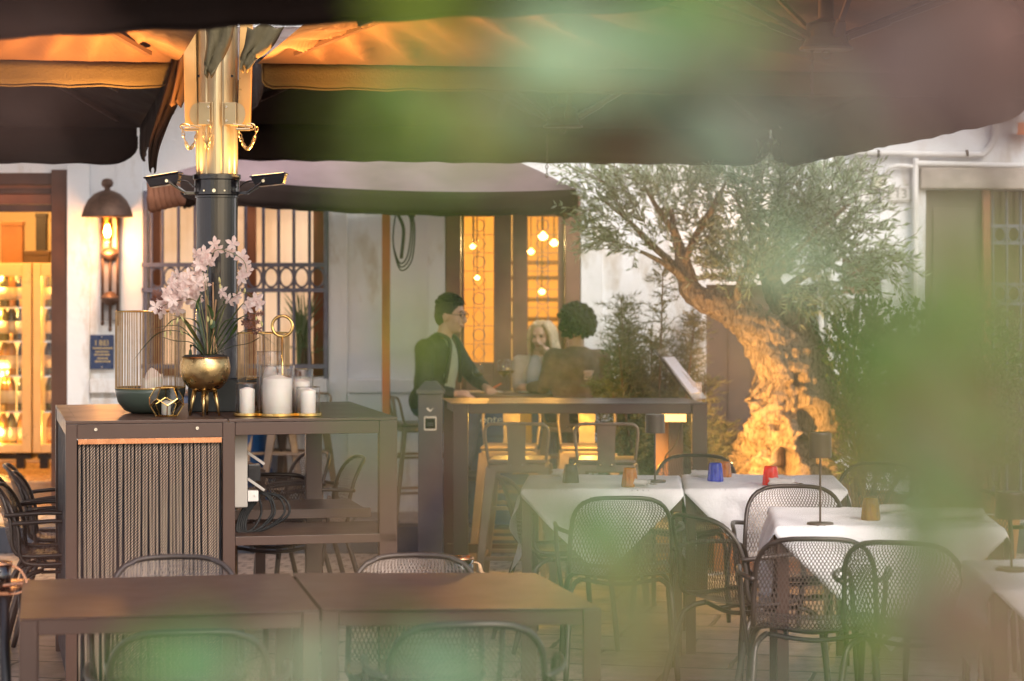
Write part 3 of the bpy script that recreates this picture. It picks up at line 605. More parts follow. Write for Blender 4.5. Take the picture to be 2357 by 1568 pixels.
R1 = canopy('brown parasol right of the mast, round hub and hanging chain at upper right', (-.54, 8.05), (4.0, .7), (-.62, 2.95), 2.675, .115, hub=(1.20, 9.24, 2.62), fab=CANOPYLIT, val=VAL, sag=.1, flaps=(0, 1, 1, 0), pleat=.13, pc=3)
hp = P(1868, 98, 9.24); chain(hp, hp-Vector((0, 0, .21)), 0, 12, 'chain', R1, base=R1.location, mt=BROWN2)
R3 = canopy('brown parasol at far right, its edge rising towards the orange sign', (2.2, 10.9), (1.3, -.7), (-.68, 2.85), 2.6, .22, zfar=(2.62, 2.95, 2.80, 2.545), rise=.6, hub=(2.6, 11.7), flaps=(0, 1, 1, 1))
N1 = canopy('nearest dark parasol, its edge crossing the top left of the photo', (-1.6, 3.6), (2.2, -.5), (-.15, 2.9), 2.46, .16, zfar=(2.46, 2.46, 2.53, 2.49), flaps=(0, 0, 1, 0), ribs=False, hub=(-.7, 4.9))
m1 = canopy('mauve market parasol by the wall on an orange pole', (-1.95, 13.85), (2.33, .35), (-.1, 1.75), 2.27, .14, zfar=(2.30, 2.22, 2.3, 2.33), hub=(-.60, 14.85), rise=.42, fab=MAUVE, val=CANOPY, group='market parasol', outer=True, ribs=False, sag=.05)
m1['group'] = ''
del m1['group']
bl = m1.location; px_ = wx(890, 15.08)
m = MB(); m.box(Vector((px_, 15.0, 1.45))-bl, (.05, .05, 1.35)); m.build('pole', WOODP, m1, bevel=.004)
m = MB(); m.box(Vector((px_, 15.0, .46))-bl, (.065, .065, .6)); m.box(Vector((px_, 15.0, .178))-bl, (.16, .16, .02)); m.build('pole_sleeve', GREYM, m1, bevel=.003)
m = MB(); m.lathe([(0, 0), (.05, 0), (.055, .04), (.03, .06), (.028, .3), (0, .3)], 16, Vector((px_, 15.0, 2.1))-bl)
m.tube([Vector((px_-.13, 14.97, 2.1))-bl, Vector((px_+.13, 14.97, 2.1))-bl], .006, 6); m.build('crank_collar', DARKM, m1)
m = MB(); q = Vector((px_+.06, 14.96, 2.12))-bl
for k in range(3):
    m.tube(smooth_path([q, q+Vector((.09+.01*k, 0, -.05)), q+Vector((.08+.012*k, -.01, -.26-.02*k)), q+Vector((.03, 0, -.33-.02*k)), q+Vector((-.015, 0, -.2)), q+Vector((0, 0, -.03))], 5), .005, 5)
m.tube(smooth_path([q+Vector((.01, 0, -.02)), q+Vector((.05, 0, -.12)), q+Vector((.035, 0, -.3))], 5), .012, 6); m.ell(q+Vector((.11, 0, -.03)), (.014, .014, .018), 8, 6); m.build('cord_loop', DARKM, m1, smooth=True)
# folded storm curtain by the mauve parasol
m = MB(); a = P(345, 440, 13.6)
for k in range(6):
    m.tube(smooth_path([a+Vector((k*.03, 0, .05)), a+Vector((k*.03+.01, -.02, -.04)), a+Vector((k*.035+.02, 0, -.12+.01*k))], 4), [.02]*4+[.028]*4+[.012], 7)
o = m.build('rolled_curtain', fabric('rust_curtain', (.22, .10, .06), .1), base=a, smooth=True); tag(o, 'rust brown rolled fabric hanging left of the mauve parasol', 'rolled fabric')
# loose corner flaps by the mast
def flap(pts, w, label, mt):
    m = MB(); path = smooth_path(pts, 5); n = len(path); vs = []; fs = []
    for i, p in enumerate(path):
        t = i/(n-1); ww = w[0]*(1-t)+w[1]*t
        for k in range(7): u = k/6-.5; vs.append(p+Vector((u*ww, .03*math.sin(u*12+i*.3), .015*math.cos(u*9))))
    for i in range(n-1):
        for k in range(6): q = i*7+k; fs.append((q, q+1, q+8, q+7))
    m.add(vs, fs); o = m.build('corner_flap', mt, base=path[0], smooth=True); s_ = o.modifiers.new('t', 'SOLIDIFY'); s_.thickness = .006; tag(o, label, 'fabric flap', 'fabric corner flaps by the mast')
flap([P(505, 40, 10.3), P(502, 90, 10.3), P(490, 140, 10.3), P(480, 172, 10.3)], (.13, .03), 'frayed fabric corner flap hanging in front of the lit mast', VAL)
flap([P(610, 60, 10.4), P(595, 100, 10.4), P(575, 130, 10.4), P(562, 160, 10.4)], (.16, .03), 'pleated pointed fabric corner flap hanging right of the mast', VAL)
flap([P(425, 110, 10.9), P(410, 170, 10.9), P(385, 250, 10.9), P(358, 330, 10.9), P(352, 392, 10.9)], (.10, .035), 'long twisted fabric strip hanging left of the mast', CANOPY)
flap([P(432, 90, 10.8), P(420, 170, 10.8), P(405, 240, 10.8)], (.06, .05), 'orange lit fabric corner left of the mast brace', CANOPYLIT)

# ---------------------------------------------------------------- mast with braces, pins and chains
MX, MY = wx(499, 10.6), 10.6
mast = empty('parasol_mast', (MX, MY, 0)); tag(mast, 'thick central mast, black below and lit bare aluminium above', 'mast')
zc = H-(425-640)/F*MY; zj = H-(405-640)/F*MY; rW = 48/F*MY
m = MB(); m.lathe([(0, 1.125), (rW, 1.125), (rW, zc), (0, zc)], 40); m.build('column', BLACKG, mast, smooth=False)
m = MB(); m.lathe([(0, 0), (rW, 0), (rW, .9), (0, .9)], 40); m.build('lower_column', BLACKG, mast)
def prof_section(n=80):
    out = []
    for k in range(n):
        t = 2*math.pi*k/n; r = rW*.98
        q = (t % (math.pi/4))/(math.pi/4); r -= .004*(1 if (.42 < q < .58) else 0); r += .002*math.cos(8*t)
        out.append((r*math.cos(t), r*math.sin(t)))
    return out
m = MB(); pr = prof_section(); n = len(pr); vs = [(x, y, zj) for x, y in pr]+[(x, y, 3.1) for x, y in pr]; m.add(vs, [(k, (k+1) % n, n+(k+1) % n, n+k) for k in range(n)]+[tuple(range(n, 2*n))]); m.build('upper_column', ALU, mast)
m = MB(); m.lathe([(rW, zc-.05), (rW+.008, zc-.045), (rW+.008, zj-.02), (rW+.014, zj-.016), (rW+.014, zj+.004), (rW-.004, zj+.008)], 40)
m.lathe([(rW, zc-.06), (rW+.005, zc-.058), (rW+.005, zc-.05), (rW, zc-.049)], 40); m.build('collar', BLACKG, mast)
m = MB()
for x in (-.045, 0, .045): m.tube([(x, -math.sqrt((rW+.008)**2-x*x)+.002, zc-.03), (x, -math.sqrt((rW+.008)**2-x*x)-.006, zc-.03)], .008 if x == 0 else .004, 10)
m.build('collar_screw', CHROME, mast)
def mp_(px, py, dy=0): p = P(px, py, MY+dy); return Vector((p.x-MX, dy, p.z))
for sgn, xa, xb, lb in ((-1, 441, 434, 'left'), (1, 562, 570, 'right')):
    m = MB(); m.beam(mp_(xa-sgn*0, 288, -.02), mp_(xb, -60, -.05), .036, .055, up=(1, 0, 0)); m.build('brace', mat('gold_brace', (.55, .33, .12), .35, .4, .1, 6), mast, bevel=.003)
    m = MB(); cx = 470 if sgn < 0 else 530
    m.box(mp_(cx, 262, -rW-.004), (.052, .008, .098)); m.beam(mp_(cx-sgn*18, 236, -rW-.009), mp_(cx-sgn*18, 289, -rW-.009), .006, .008); m.build('bracket_plate', ALU, mast, bevel=.002)
    m = MB(); c = mp_(455 if sgn < 0 else 546, 264, -rW*.6); vs = [c+Vector((0, 0, .05)), c+Vector((0, 0, -.05))]
    arc = [c+Vector((sgn*math.cos(t)*.036, 0, math.sin(t)*.05)) for t in [math.pi*(k/10-.5) for k in range(11)]]
    vs = [a+Vector((0, dd_, 0)) for dd_ in (-.004, .004) for a in arc]; nn = 11; m.add(vs, [tuple(range(nn)), tuple(range(2*nn-1, nn-1, -1))]+[(k, (k+1) % nn, nn+(k+1) % nn, nn+k) for k in range(nn)]); m.build('pivot_disc', ALU, mast)
    m = MB()
    for z in (.03, -.03): m.tube([mp_(cx+sgn*(-9), 262, -rW-.006)+Vector((0, 0, z)), mp_(cx+sgn*(-9), 262, -rW-.014)+Vector((0, 0, z))], .005, 8)
    m.build('bolt', CHROME, mast)
    m = MB(); c = mp_(442 if sgn < 0 else 560, 292, -rW-.02)
    m.tube([c+Vector((-.045, 0, .01)), c+Vector((.04, 0, .0))], .005, 8); m.tube([c+Vector((sgn*.03+math.cos(t*math.pi/7)*.022, -.005, math.sin(t*math.pi/7)*.014)) for t in range(14)], .003, 5, closed=True)
    m.tube([c+Vector((-.03, -.01, -.012)), c+Vector((.03, -.01, -.012))], .007, 8); m.build('locking_pin', ALU, mast)
    if sgn < 0:
        chain(mp_(418, 292, -.13), mp_(455, 300, -.12), .085, 15, 'chain', mast); chain(mp_(468, 292, -.12), mp_(486, 280, -.12), .1, 16, 'chain', mast)
    else: chain(mp_(549, 297, -.12), mp_(592, 292, -.12), .09, 16, 'chain', mast)
for x in (-.075, .075):
    m = MB(); m.tube([(x*.97, -rW*.60, H-(178-640)/F*MY), (x*.97, -rW*.66, H-(178-640)/F*MY)], .006, 8); m.build('bolt_hole', BLACKG, mast)
# floodlights
for sgn, px, py, lb, tilt in ((-1, 378, 416, 'black floodlight tilted up on the left arm of the mast collar', .14), (1, 620, 416, 'black floodlight angled up on the right arm of the mast collar', -.10)):
    c = P(px, py, MY-.03); e = empty('floodlight', c); e.rotation_euler = (0, -tilt*-1 if sgn < 0 else 0, 0); e.rotation_euler = (0, 0, 0); tag(e, lb, 'floodlight', 'floodlights on the mast')
    tl = Matrix.Rotation(-.16 if sgn < 0 else -.10, 4, 'Y')
    m = MB(); m.m = tl
    m.add([(-.075, -.06, .02), (.075, -.06, .02), (.075, .06, .02), (-.075, .06, .02), (-.06, -.05, -.022), (.06, -.05, -.022), (.06, .05, -.022), (-.06, .05, -.022)], [(0, 1, 2, 3), (7, 6, 5, 4), (4, 5, 1, 0), (5, 6, 2, 1), (6, 7, 3, 2), (7, 4, 0, 3)])
    m.b2((-.08, -.065, .018), (.08, .065, .026)); m.build('housing', BLACKG, e, bevel=.004)
    m = MB(); m.m = tl; m.b2((-.068, -.052, .0265), (.068, .052, .0275)); m.build('lens', lit('floodlight_lens', (1, .55, .18), 4), e)
    m = MB(); s2 = -sgn
    m.beam((s2*.02, -.062, -.005), (s2*.095, -.03, -.055), .016, .008); m.beam((s2*.02, .058, -.005), (s2*.095, .0, -.055), .016, .008); m.beam((s2*.09, -.02, -.055), (s2*.135, -.0, -.055), .02, .014)
    m.tube(smooth_path([(s2*.06, 0, .0), (s2*.1, 0, -.005), (s2*.13, 0, -.03)], 4), .004, 6); m.build('bracket', BLACKG, e, bevel=.002)
    m = MB(); m.tube([(s2*.02, -.067, -.004), (s2*.02, -.074, -.004)], .007, 10); m.build('knob', CHROME, e)
    s_ = spot('floodlight_beam', c+Vector((0, 0, .05)), c+Vector((sgn*.9, -.25, .85)), 150, (1, .40, .09), 150, 1.0, .02)
    s2_ = spot('floodlight_beam', c+Vector((-sgn*.03, -.06, .05)), Vector((MX, MY, c.z+.35)), 7, (1, .5, .14), 120, .8, .03)

# ---------------------------------------------------------------- service cabinet with rope screen
PHI = R(12.5); CB = Vector(((151-1178)/F*9.78, 9.78, 0)); CW, CD, CH = 1.36, 1.3, 1.12
cab = empty('service_cabinet', CB, PHI); tag(cab, 'brown metal service counter with rope screen front and open shelf at right', 'cabinet')
SP = .655
m = MB(); m.b2((0, 0, CH-.012), (SP+.0, CD, CH)); m.b2((SP+.003, 0, CH-.012), (CW, CD, CH)); m.build('top', BROWN, cab, bevel=.0015)
m = MB()
for x0 in (0, .045, SP-.055): m.b2((x0+.002, .001, CH-.0125), (x0+.004, CD, CH+.0008))
m.m = Matrix.Identity(4); m.build('top_seam', DARKM, cab)
m = MB(); m.b2((0, .002, .0), (.045, .045, CH-.013)); m.build('leg', BROWN, cab, bevel=.002)
for x0, y0 in ((SP-.02, .002), (0, CD-.05), (SP-.02, CD-.05), (CW-.075, .002), (CW-.22, CD-.09)):
    m = MB(); m.b2((x0, y0, 0), (x0+(.05 if x0 < 1 else .075), y0+.05, CH-.013)); m.build('leg', BROWN, cab, bevel=.002)
m = MB(); m.b2((.046, .004, CH-.073), (SP-.021, .04, CH-.0135)); m.b2((SP+.031, .004, CH-.066), (CW-.076, .04, CH-.0135)); m.b2((SP+.031, CD-.04, CH-.066), (CW-.23, CD-.004, CH-.0135)); m.b2((CW-.05, .055, CH-.066), (CW-.01, CD-.1, CH-.0135)); m.b2((.004, .046, CH-.066), (.03, CD-.051, CH-.0135)); m.build('rail', BROWN, cab, bevel=.002)
m = MB(); m.b2((.05, .008, CH-.095), (SP-.024, .016, CH-.074)); m.build('copper_strip', COPPER, cab)
m = MB()
for x in (.12, .53): m.tube([(x, .004, CH-.035), (x, -.004, CH-.035)], .007, 10)
m.build('screw', CHROME, cab)
m = MB(); m.b2((.046, .05, .05), (SP-.022, .058, CH-.08)); m.b2((.01, .1, .05), (.018, CD-.06, CH-.08)); m.b2((SP-.012, .06, .05), (SP-.004, CD-.06, CH-.08)); m.build('back_panel', mat('black_panel', (.012, .012, .02), .7), cab)
def ropemat():
    m = bpy.data.materials.new('striped_rope'); m.use_nodes = True; n = m.node_tree.nodes; L = m.node_tree.links; b = n['Principled BSDF']
    tc = n.new('ShaderNodeTexCoord'); sp = n.new('ShaderNodeSeparateXYZ'); L.new(tc.outputs['Object'], sp.inputs[0])
    at = n.new('ShaderNodeMath'); at.operation = 'ARCTAN2'; L.new(sp.outputs[1], at.inputs[0]); L.new(sp.outputs[0], at.inputs[1])
    z = n.new('ShaderNodeMath'); z.operation = 'MULTIPLY'; z.inputs[1].default_value = 2*math.pi/.0125; L.new(sp.outputs[2], z.inputs[0])
    a2 = n.new('ShaderNodeMath'); a2.operation = 'MULTIPLY'; a2.inputs[1].default_value = 3; L.new(at.outputs[0], a2.inputs[0])
    ad = n.new('ShaderNodeMath'); ad.operation = 'SUBTRACT'; L.new(a2.outputs[0], ad.inputs[0]); L.new(z.outputs[0], ad.inputs[1])
    si = n.new('ShaderNodeMath'); si.operation = 'SINE'; L.new(ad.outputs[0], si.inputs[0])
    rp = n.new('ShaderNodeValToRGB'); e = rp.color_ramp.elements; e[0].position = .54; e[0].color = (.012, .012, .022, 1); e[1].position = .72; e[1].color = (.58, .42, .28, 1); L.new(si.outputs[0], rp.inputs[0])
    L.new(rp.outputs[0], b.inputs['Base Color']); b.inputs['Roughness'].default_value = .8; return m
ROPE = ropemat()
NR = 41; protor = None; random.seed(3)
for k in range(NR):
    x = lerp(.058, SP-.034, k/(NR-1))+random.uniform(-.0035, .0035)
    if protor is None or k % 7 == 0:
        lean = random.uniform(-.0008, .0008); m = MB(); pts = [(lean*math.sin(z*2.2+k), .0006*math.sin(z*5), -z) for z in [1.0*i/10 for i in range(11)]]; m.tube(pts, .0057, 10)
        protor = m.build('rope', ROPE, cab, smooth=True); o = protor
    else: o = protor.copy(); sc.collection.objects.link(o)
    o.location = (x, .032+random.uniform(-.003, .003), CH-.078); o.rotation_euler = (0, random.uniform(-.009, .009), 0)
m = MB(); sz = .60
m.b2((SP+.031, .002, sz), (CW-.0, .04, sz+.036)); m.b2((SP+.031, .041, sz+.02), (CW-.01, .55, sz+.034)); m.b2((SP+.031, .56, sz+.05), (CW-.02, .60, sz+.09)); m.b2((SP+.031, .61, sz+.06), (CW-.02, CD-.1, sz+.074)); m.build('shelf', BROWN, cab, bevel=.0015)
pb = empty('power_box', (0, 0, 0)); pb.location = cab.matrix_basis @ Vector((SP+.065, .22, .9)); 
import mathutils
pb.location = (Matrix.Translation(CB) @ rz(PHI)) @ Vector((SP+.07, .2, .9)); pb.rotation_euler = (0, 0, PHI); tag(pb, 'grey electrical socket box with coiled black cables inside the counter', 'socket box')
PG = mat('pale_grey_plastic', (.42, .38, .34), .5, 0, .05)
m = MB(); m.b2((-.04, -.03, -.16), (.03, .04, .16)); m.build('enclosure', PG, pb, bevel=.005)
for z in (.03, -.08):
    m = MB(); m.beam((.03, -.0, z+.04), (.10, 0, z-.01), .012, .07, up=(0, 1, 0)); m.build('flap_cover', PG, pb, bevel=.002)
m = MB(); m.b2((.031, -.03, -.05), (.085, .03, .02)); m.build('socket', BLACKG, pb, bevel=.004)
m = MB(); m.b2((.031, -.03, -.135), (.075, .03, -.09)); m.ell((.06, -.032, -.11), (.006, .003, .006), 8, 5); m.build('plug', mat('white_plastic', (.7, .66, .62), .4), pb, bevel=.006)
for k in range(5):
    m = MB(); w_ = .0+.045*(k**.8)+.012*math.sin(k*2.3); m.tube(smooth_path([(.07, -.0+.01*k, -.10), (.08+w_*.7, -.01, -.12), (.09+w_*.8, -.01*k, -.19), (.05+w_*.4, -.01, -.255), (-.01+.01*k, 0, -.262), (.0+.008*k, .01, -.2), (.03+.01*k, 0, -.14)], 6), .005, 6); m.build('cable', mat('cable_rubber', (.012, .012, .012), .7), pb, smooth=True)

# ---------------------------------------------------------------- things on the counter
TZ = CH+.0015
def onP(px, d): return Vector(((px-1178)/F*d, d, TZ))
def lantern(px, d, w, h0, h1, label, cmat):
    e = empty('string_lantern', onP(px, d)); tag(e, label, 'lantern', 'gold wire lanterns'); r = w/2
    m = MB(); m.lathe([(0, 0), (r*.55, 0), (r*.75, h0*.12), (r*.93, h0*.45), (r*1.0, h0*.85), (r*1.01, h0), (r*.97, h0), (r*.9, h0*.5), (0, h0*.2)], 48); m.build('bowl', cmat, e, smooth=True)
    for z in (h0+.003, h1): m = MB(); m.tube([(math.cos(t*math.pi/24)*r, math.sin(t*math.pi/24)*r, z) for t in range(48)], .003, 6, closed=True); m.build('rim', GOLD, e, smooth=True)
    m = MB(); random.seed(5)
    for k in range(120):
        t = 2*math.pi*(k+random.uniform(-.45, .45))/120; t2 = t+random.uniform(-.012, .012); m.tube([(math.cos(t)*r, math.sin(t)*r, h0), (math.cos(t2)*r, math.sin(t2)*r, h1)], .0011, 4, caps=False)
    m.build('wire_screen', mat('gold_wire', (.42, .28, .14), .35, .6, .2, 30), e)
    return e
def candle(loc, r, h, label, tilt=0, broken=False, group='white candles on the counter'):
    e = empty('candle', loc); tag(e, label, 'candle', group); m = MB()
    if broken: m.lathe([(0, 0), (r, 0), (r, h*.72), (r*.96, h*.78), (r*.8, h*.74), (r*.5, h*.9), (r*.2, h), (0, h*.98)], 24)
    else: m.lathe([(0, 0), (r*.97, 0), (r, .003), (r, h*.90), (r*.93, h*.915), (r*.3, h*.985), (0, h)], 32)
    if broken:
        for i, v in enumerate(m.v):
            if v.z > h*.5: m.v[i] = v+Vector((0, 0, .018*noise.noise(v*40)+(.25*v.x)))
    m.build('wax', WAX, e, smooth=True)
    m = MB(); m.tube([(0, 0, h-.002), (.001, 0, h+.008)], .0012, 5); m.build('wick', DARKM, e); return e
lantern(346, 10.38, .298, .105, .435, 'large gold wire lantern with green bowl base, left of the orchid', OLIVEC)
candle(onP(350, 10.38)+Vector((0, 0, .03)), .048, .16, 'broken white candle inside the large wire lantern', broken=True)
lantern(606, 10.95, .235, .12, .33, 'smaller gold wire lantern behind the candles, right of the mast', mat('dark_green_ceramic', (.03, .04, .04), .3))
# dodecahedral glass holder
e = empty('glass_terrarium', onP(383, 10.1)); tag(e, 'faceted glass terrarium with gold edges in front of the green lantern', 'terrarium')
ph = (1+5**.5)/2; V = []
for a in (-1, 1):
    for b in (-1, 1):
        for c_ in (-1, 1): V.append((a, b, c_))
        V += [(0, a/ph, b*ph), (a/ph, b*ph, 0), (a*ph, 0, b/ph)]
V = [Vector(v) for v in V]; bm = bmesh.new(); [bm.verts.new(v) for v in V]; bmesh.ops.convex_hull(bm, input=bm.verts); bmesh.ops.dissolve_limit(bm, angle_limit=.02, verts=bm.verts, edges=bm.edges)
bm.normal_update(); bm.faces.ensure_lookup_table(); fn = bm.faces[0].normal.copy(); rot = fn.rotation_difference(Vector((0, 0, -1))).to_matrix(); rot = Matrix.Rotation(.5, 3, 'Z') @ rot
sc_ = .043; vv = [rot @ v.co*sc_ for v in bm.verts]; lo = min(v.z for v in vv); vv = [v-Vector((0, 0, lo-.003)) for v in vv]; bm.verts.index_update()
m = MB()
for ed_ in bm.edges: a, b = [vv[q.index] for q in ed_.verts]; m.tube([a, b], .0024, 6)
m.build('gold_edges', GOLD, e)
m = MB(); fl = sorted(bm.faces, key=lambda f: -(rot @ f.calc_center_median()).z)
m.add(vv, [tuple(q.index for q in f.verts) for f in fl[1:]]); m.build('glass_panes', glass('smoky_glass', (.62, .62, .60), .04, 1.2), e); bm.free()
candle(onP(382, 10.1)+Vector((0, 0, .006)), .019, .062, 'small white candle inside the faceted glass terrarium')
# brass pot with legs and orchid
e = empty('brass_pot', onP(472, 10.18)); tag(e, 'round hammered brass pot on four tapered legs holding the orchid', 'flower pot'); pz = .098
m = MB(); m.lathe([(0, pz), (.035, pz+.002), (.068, pz+.018), (.092, pz+.045), (.105, pz+.08), (.106, pz+.11), (.100, pz+.14), (.0965, pz+.15), (.093, pz+.15), (.1, pz+.11), (.095, pz+.07), (0, pz+.02)], 48); m.build('bowl', BRASS, e, smooth=True)
for a in (200, 270, 340, 90):
    q = R(a); m = MB(); p0 = Vector((math.cos(q)*.045, math.sin(q)*.045, pz+.008)); p1 = Vector((math.cos(q)*.066, math.sin(q)*.066, 0)); m.tube([p0, p1], [.0105, .0045], 12); m.build('leg', BRASS, e, smooth=True)
OC = onP(472, 10.18); 
orch = empty('orchid', OC+Vector((0, 0, pz+.12))); tag(orch, 'pale pink orchid with arching dark leaves in the brass pot', 'orchid')
m = MB(); m.lathe([(0, .0), (.085, .0), (.098, .022), (.088, .036), (0, .035)], 24); m.build('soil', mat('dark_pot_liner', (.012, .012, .012), .8, 0, .3, 60, .5, 80), orch)
def op(px, py, dy=0.0):
    p = P(px, py, 10.18+dy); return p-orch.location
LEAFO = mat('orchid_leaf', (.045, .085, .022), .38, 0, .35, 12, .1, 60, coat=.2); STEMO = mat('orchid_stem', (.16, .17, .06), .5, 0, .2, 20); STICK = mat('bamboo_stick', (.38, .22, .11), .6, 0, .2, 20)
def ribbon(m, pts, w, fold=.25, k=7):
    path = smooth_path(pts, k); n = len(path); vs = []; fs = []
    for i, p in enumerate(path):
        t = i/(n-1); ww = w*(.45+.55*min(1, t*3))*(1-max(0, (t-.55)/.45)**2*.97); d = (path[min(i+1, n-1)]-path[max(i-1, 0)]).normalized()
        sd = d.cross(Vector((0, 0, 1))); sd = sd.normalized() if sd.length > .05 else Vector((1, 0, 0)); up = sd.cross(d)
        sd = (sd+Vector((.35, .2, 0))).normalized() if abs(sd.y) > .8 else sd
        vs += [p-sd*ww+up*ww*fold, p, p+sd*ww+up*ww*fold]
    for i in range(n-1): fs += [(3*i, 3*i+1, 3*i+4, 3*i+3), (3*i+1, 3*i+2, 3*i+5, 3*i+4)]
    m.add(vs, fs)
random.seed(11)
lv = [((470, 820), (430, 770), (365, 768), (305, 832)), ((475, 820), (455, 745), (405, 735), (375, 760)), ((478, 820), (462, 760), (455, 705), (468, 668)), ((480, 820), (500, 750), (530, 690), (590, 665)),
      ((490, 820), (540, 745), (575, 725), (610, 720)), ((485, 820), (530, 780), (580, 760), (640, 800)), ((472, 820), (440, 790), (400, 785), (355, 770)), ((480, 820), (510, 770), (560, 700), (608, 672)),
      ((475, 820), (445, 770), (420, 735), (390, 725)), ((468, 820), (450, 800), (440, 800), (437, 870)), ((488, 820), (530, 800), (575, 790), (600, 775)), ((478, 820), (495, 740), (515, 700), (520, 690)),
      ((470, 820), (425, 760), (390, 750), (340, 762)), ((492, 820), (520, 790), (540, 760), (545, 745)), ((482, 815), (488, 760), (486, 720), (476, 700)), ((474, 815), (462, 770), (440, 750), (425, 742)), ((486, 818), (515, 745), (560, 735), (600, 745))]
for i, L_ in enumerate(lv):
    m = MB(); dy = random.uniform(-.08, .08)
    ribbon(m, [op(L_[0][0], L_[0][1], dy*.2), op(L_[1][0], L_[1][1], dy*.6), op(L_[2][0], L_[2][1], dy), op(L_[3][0], L_[3][1], dy*1.3-.02)], .0105+random.uniform(-.002, .002)); m.build('leaf', LEAFO, orch, smooth=True)
stems = [((485, 820), (470, 740), (452, 660), (420, 630), (365, 690)), ((488, 820), (480, 700), (478, 620), (500, 575), (560, 600), (565, 650)), ((490, 820), (520, 700), (560, 672), (600, 700)), ((478, 820), (462, 730), (445, 690), (385, 700), (352, 720)), ((484, 820), (476, 700), (470, 640), (462, 600))]
for s_ in stems:
    m = MB(); m.tube(smooth_path([op(a, b, random.uniform(-.02, .02)) for a, b in s_], 6), .0016, 5); m.build('stem', STEMO, orch, smooth=True)
for (a, b, c_, d_) in ((478, 815, 472, 650), (492, 815, 490, 650), (484, 815, 497, 690), (500, 815, 474, 680)):
    m = MB(); m.tube([op(a, b), op(c_, d_, .02)], .0035, 6); m.build('support_stick', STICK, orch)
PET = leafy('orchid_petal', [(.72, .52, .50), (.84, .68, .64), (.90, .78, .74)], .5, .35); PETD = leafy('withered_petal', [(.16, .07, .06), (.25, .12, .09)], .6, .1); BUD = mat('orchid_bud', (.5, .46, .2), .5, 0, .15, 40)
def flower(parent, c, r, mt, nm='flower'):
    m = MB(); face = Vector((random.uniform(-.8, .8), -1, random.uniform(-.5, .5))).normalized(); x, y, d = frame((0, 0, 0), face); a0 = random.uniform(0, 6)
    for k in range(5):
        a = a0+k*2*math.pi/5+random.uniform(-.15, .15); dr = x*math.cos(a)+y*math.sin(a); sd = d.cross(dr); rr = r*random.uniform(.8, 1.1); w = rr*.30
        vs = [d*.001, dr*rr*.35+sd*w*.8+d*rr*.10, dr*rr*.35-sd*w*.8+d*rr*.10, dr*rr*.7+sd*w*.85+d*rr*.05, dr*rr*.7-sd*w*.85+d*rr*.05, dr*rr-d*rr*.1, dr*rr*.5+d*rr*.03]
        m.add(vs, [(0, 1, 6), (0, 6, 2), (1, 3, 6), (6, 4, 2), (3, 5, 6), (6, 5, 4)])
    m.ell(d*.004, (.003, .003, .004), 6, 4)
    o = m.build(nm, mt, parent); o.location = c; return o
fl = []
def blob(cx, cy, rx, ry, n, dd_=.07):
    for _ in range(n):
        a = random.uniform(0, 6.28); q = math.sqrt(random.random()); fl.append((cx+math.cos(a)*rx*q, cy+math.sin(a)*ry*q, random.uniform(-dd_, dd_)))
blob(468, 592, 22, 20, 9); blob(425, 640, 32, 18, 9); blob(400, 675, 52, 24, 16); blob(385, 705, 32, 18, 9); blob(455, 650, 20, 20, 5); blob(440, 690, 20, 16, 4)
fl += [(492, 562, 0), (500, 575, .02), (535, 562, 0), (530, 580, .01), (556, 590, .01), (565, 605, .0), (560, 632, 0), (570, 620, .02), (512, 672, -.02), (528, 690, -.02), (545, 685, -.03), (575, 695, 0), (588, 690, 0), (597, 702, .01), (570, 708, 0), (555, 640, 0)]
for (a, b, c_) in fl: flower(orch, op(a, b, c_), random.uniform(.030, .040), PET)
for _ in range(10): flower(orch, op(random.uniform(345, 372), random.uniform(672, 722), random.uniform(-.03, .05)), .018, PETD, 'withered_flower')
for _ in range(14): flower(orch, op(random.uniform(560, 602), random.uniform(715, 768), random.uniform(-.03, .05)), .016, PETD, 'withered_flower')
for (a, b) in ((505, 645), (507, 660), (563, 670), (552, 672), (395, 745), (420, 735), (392, 765), (418, 765), (478, 735), (486, 742), (590, 735), (602, 745), (408, 738), (380, 770)):
    m = MB(); m.ell((0, 0, 0), (.005, .005, .014), 8, 6); o = m.build('bud', BUD, orch, smooth=True); o.location = op(a, b, random.uniform(-.03, .02)); o.rotation_euler = (random.uniform(-.4, .4), random.uniform(-.4, .4), 0)
# dark box at the foot of the mast
m = MB(); c = onP(500, 10.5); m.b2(c+Vector((-.12, -.06, 0)), c+Vector((.10, -.05+.0, .14))); m.b2(c+Vector((-.12, .02-.065, 0)), c+Vector((-.11, .24, .14))); m.b2(c+Vector((.09, -.045, 0)), c+Vector((.10, .24, .14))); m.b2(c+Vector((-.109, -.045, .13)), c+Vector((.089, -.0, .139)))
o = m.build('mast_base_cover', mat('black_box', (.02, .024, .024), .4), base=c, bevel=.004); tag(o, 'black box cover around the mast foot behind the brass pot', 'box')
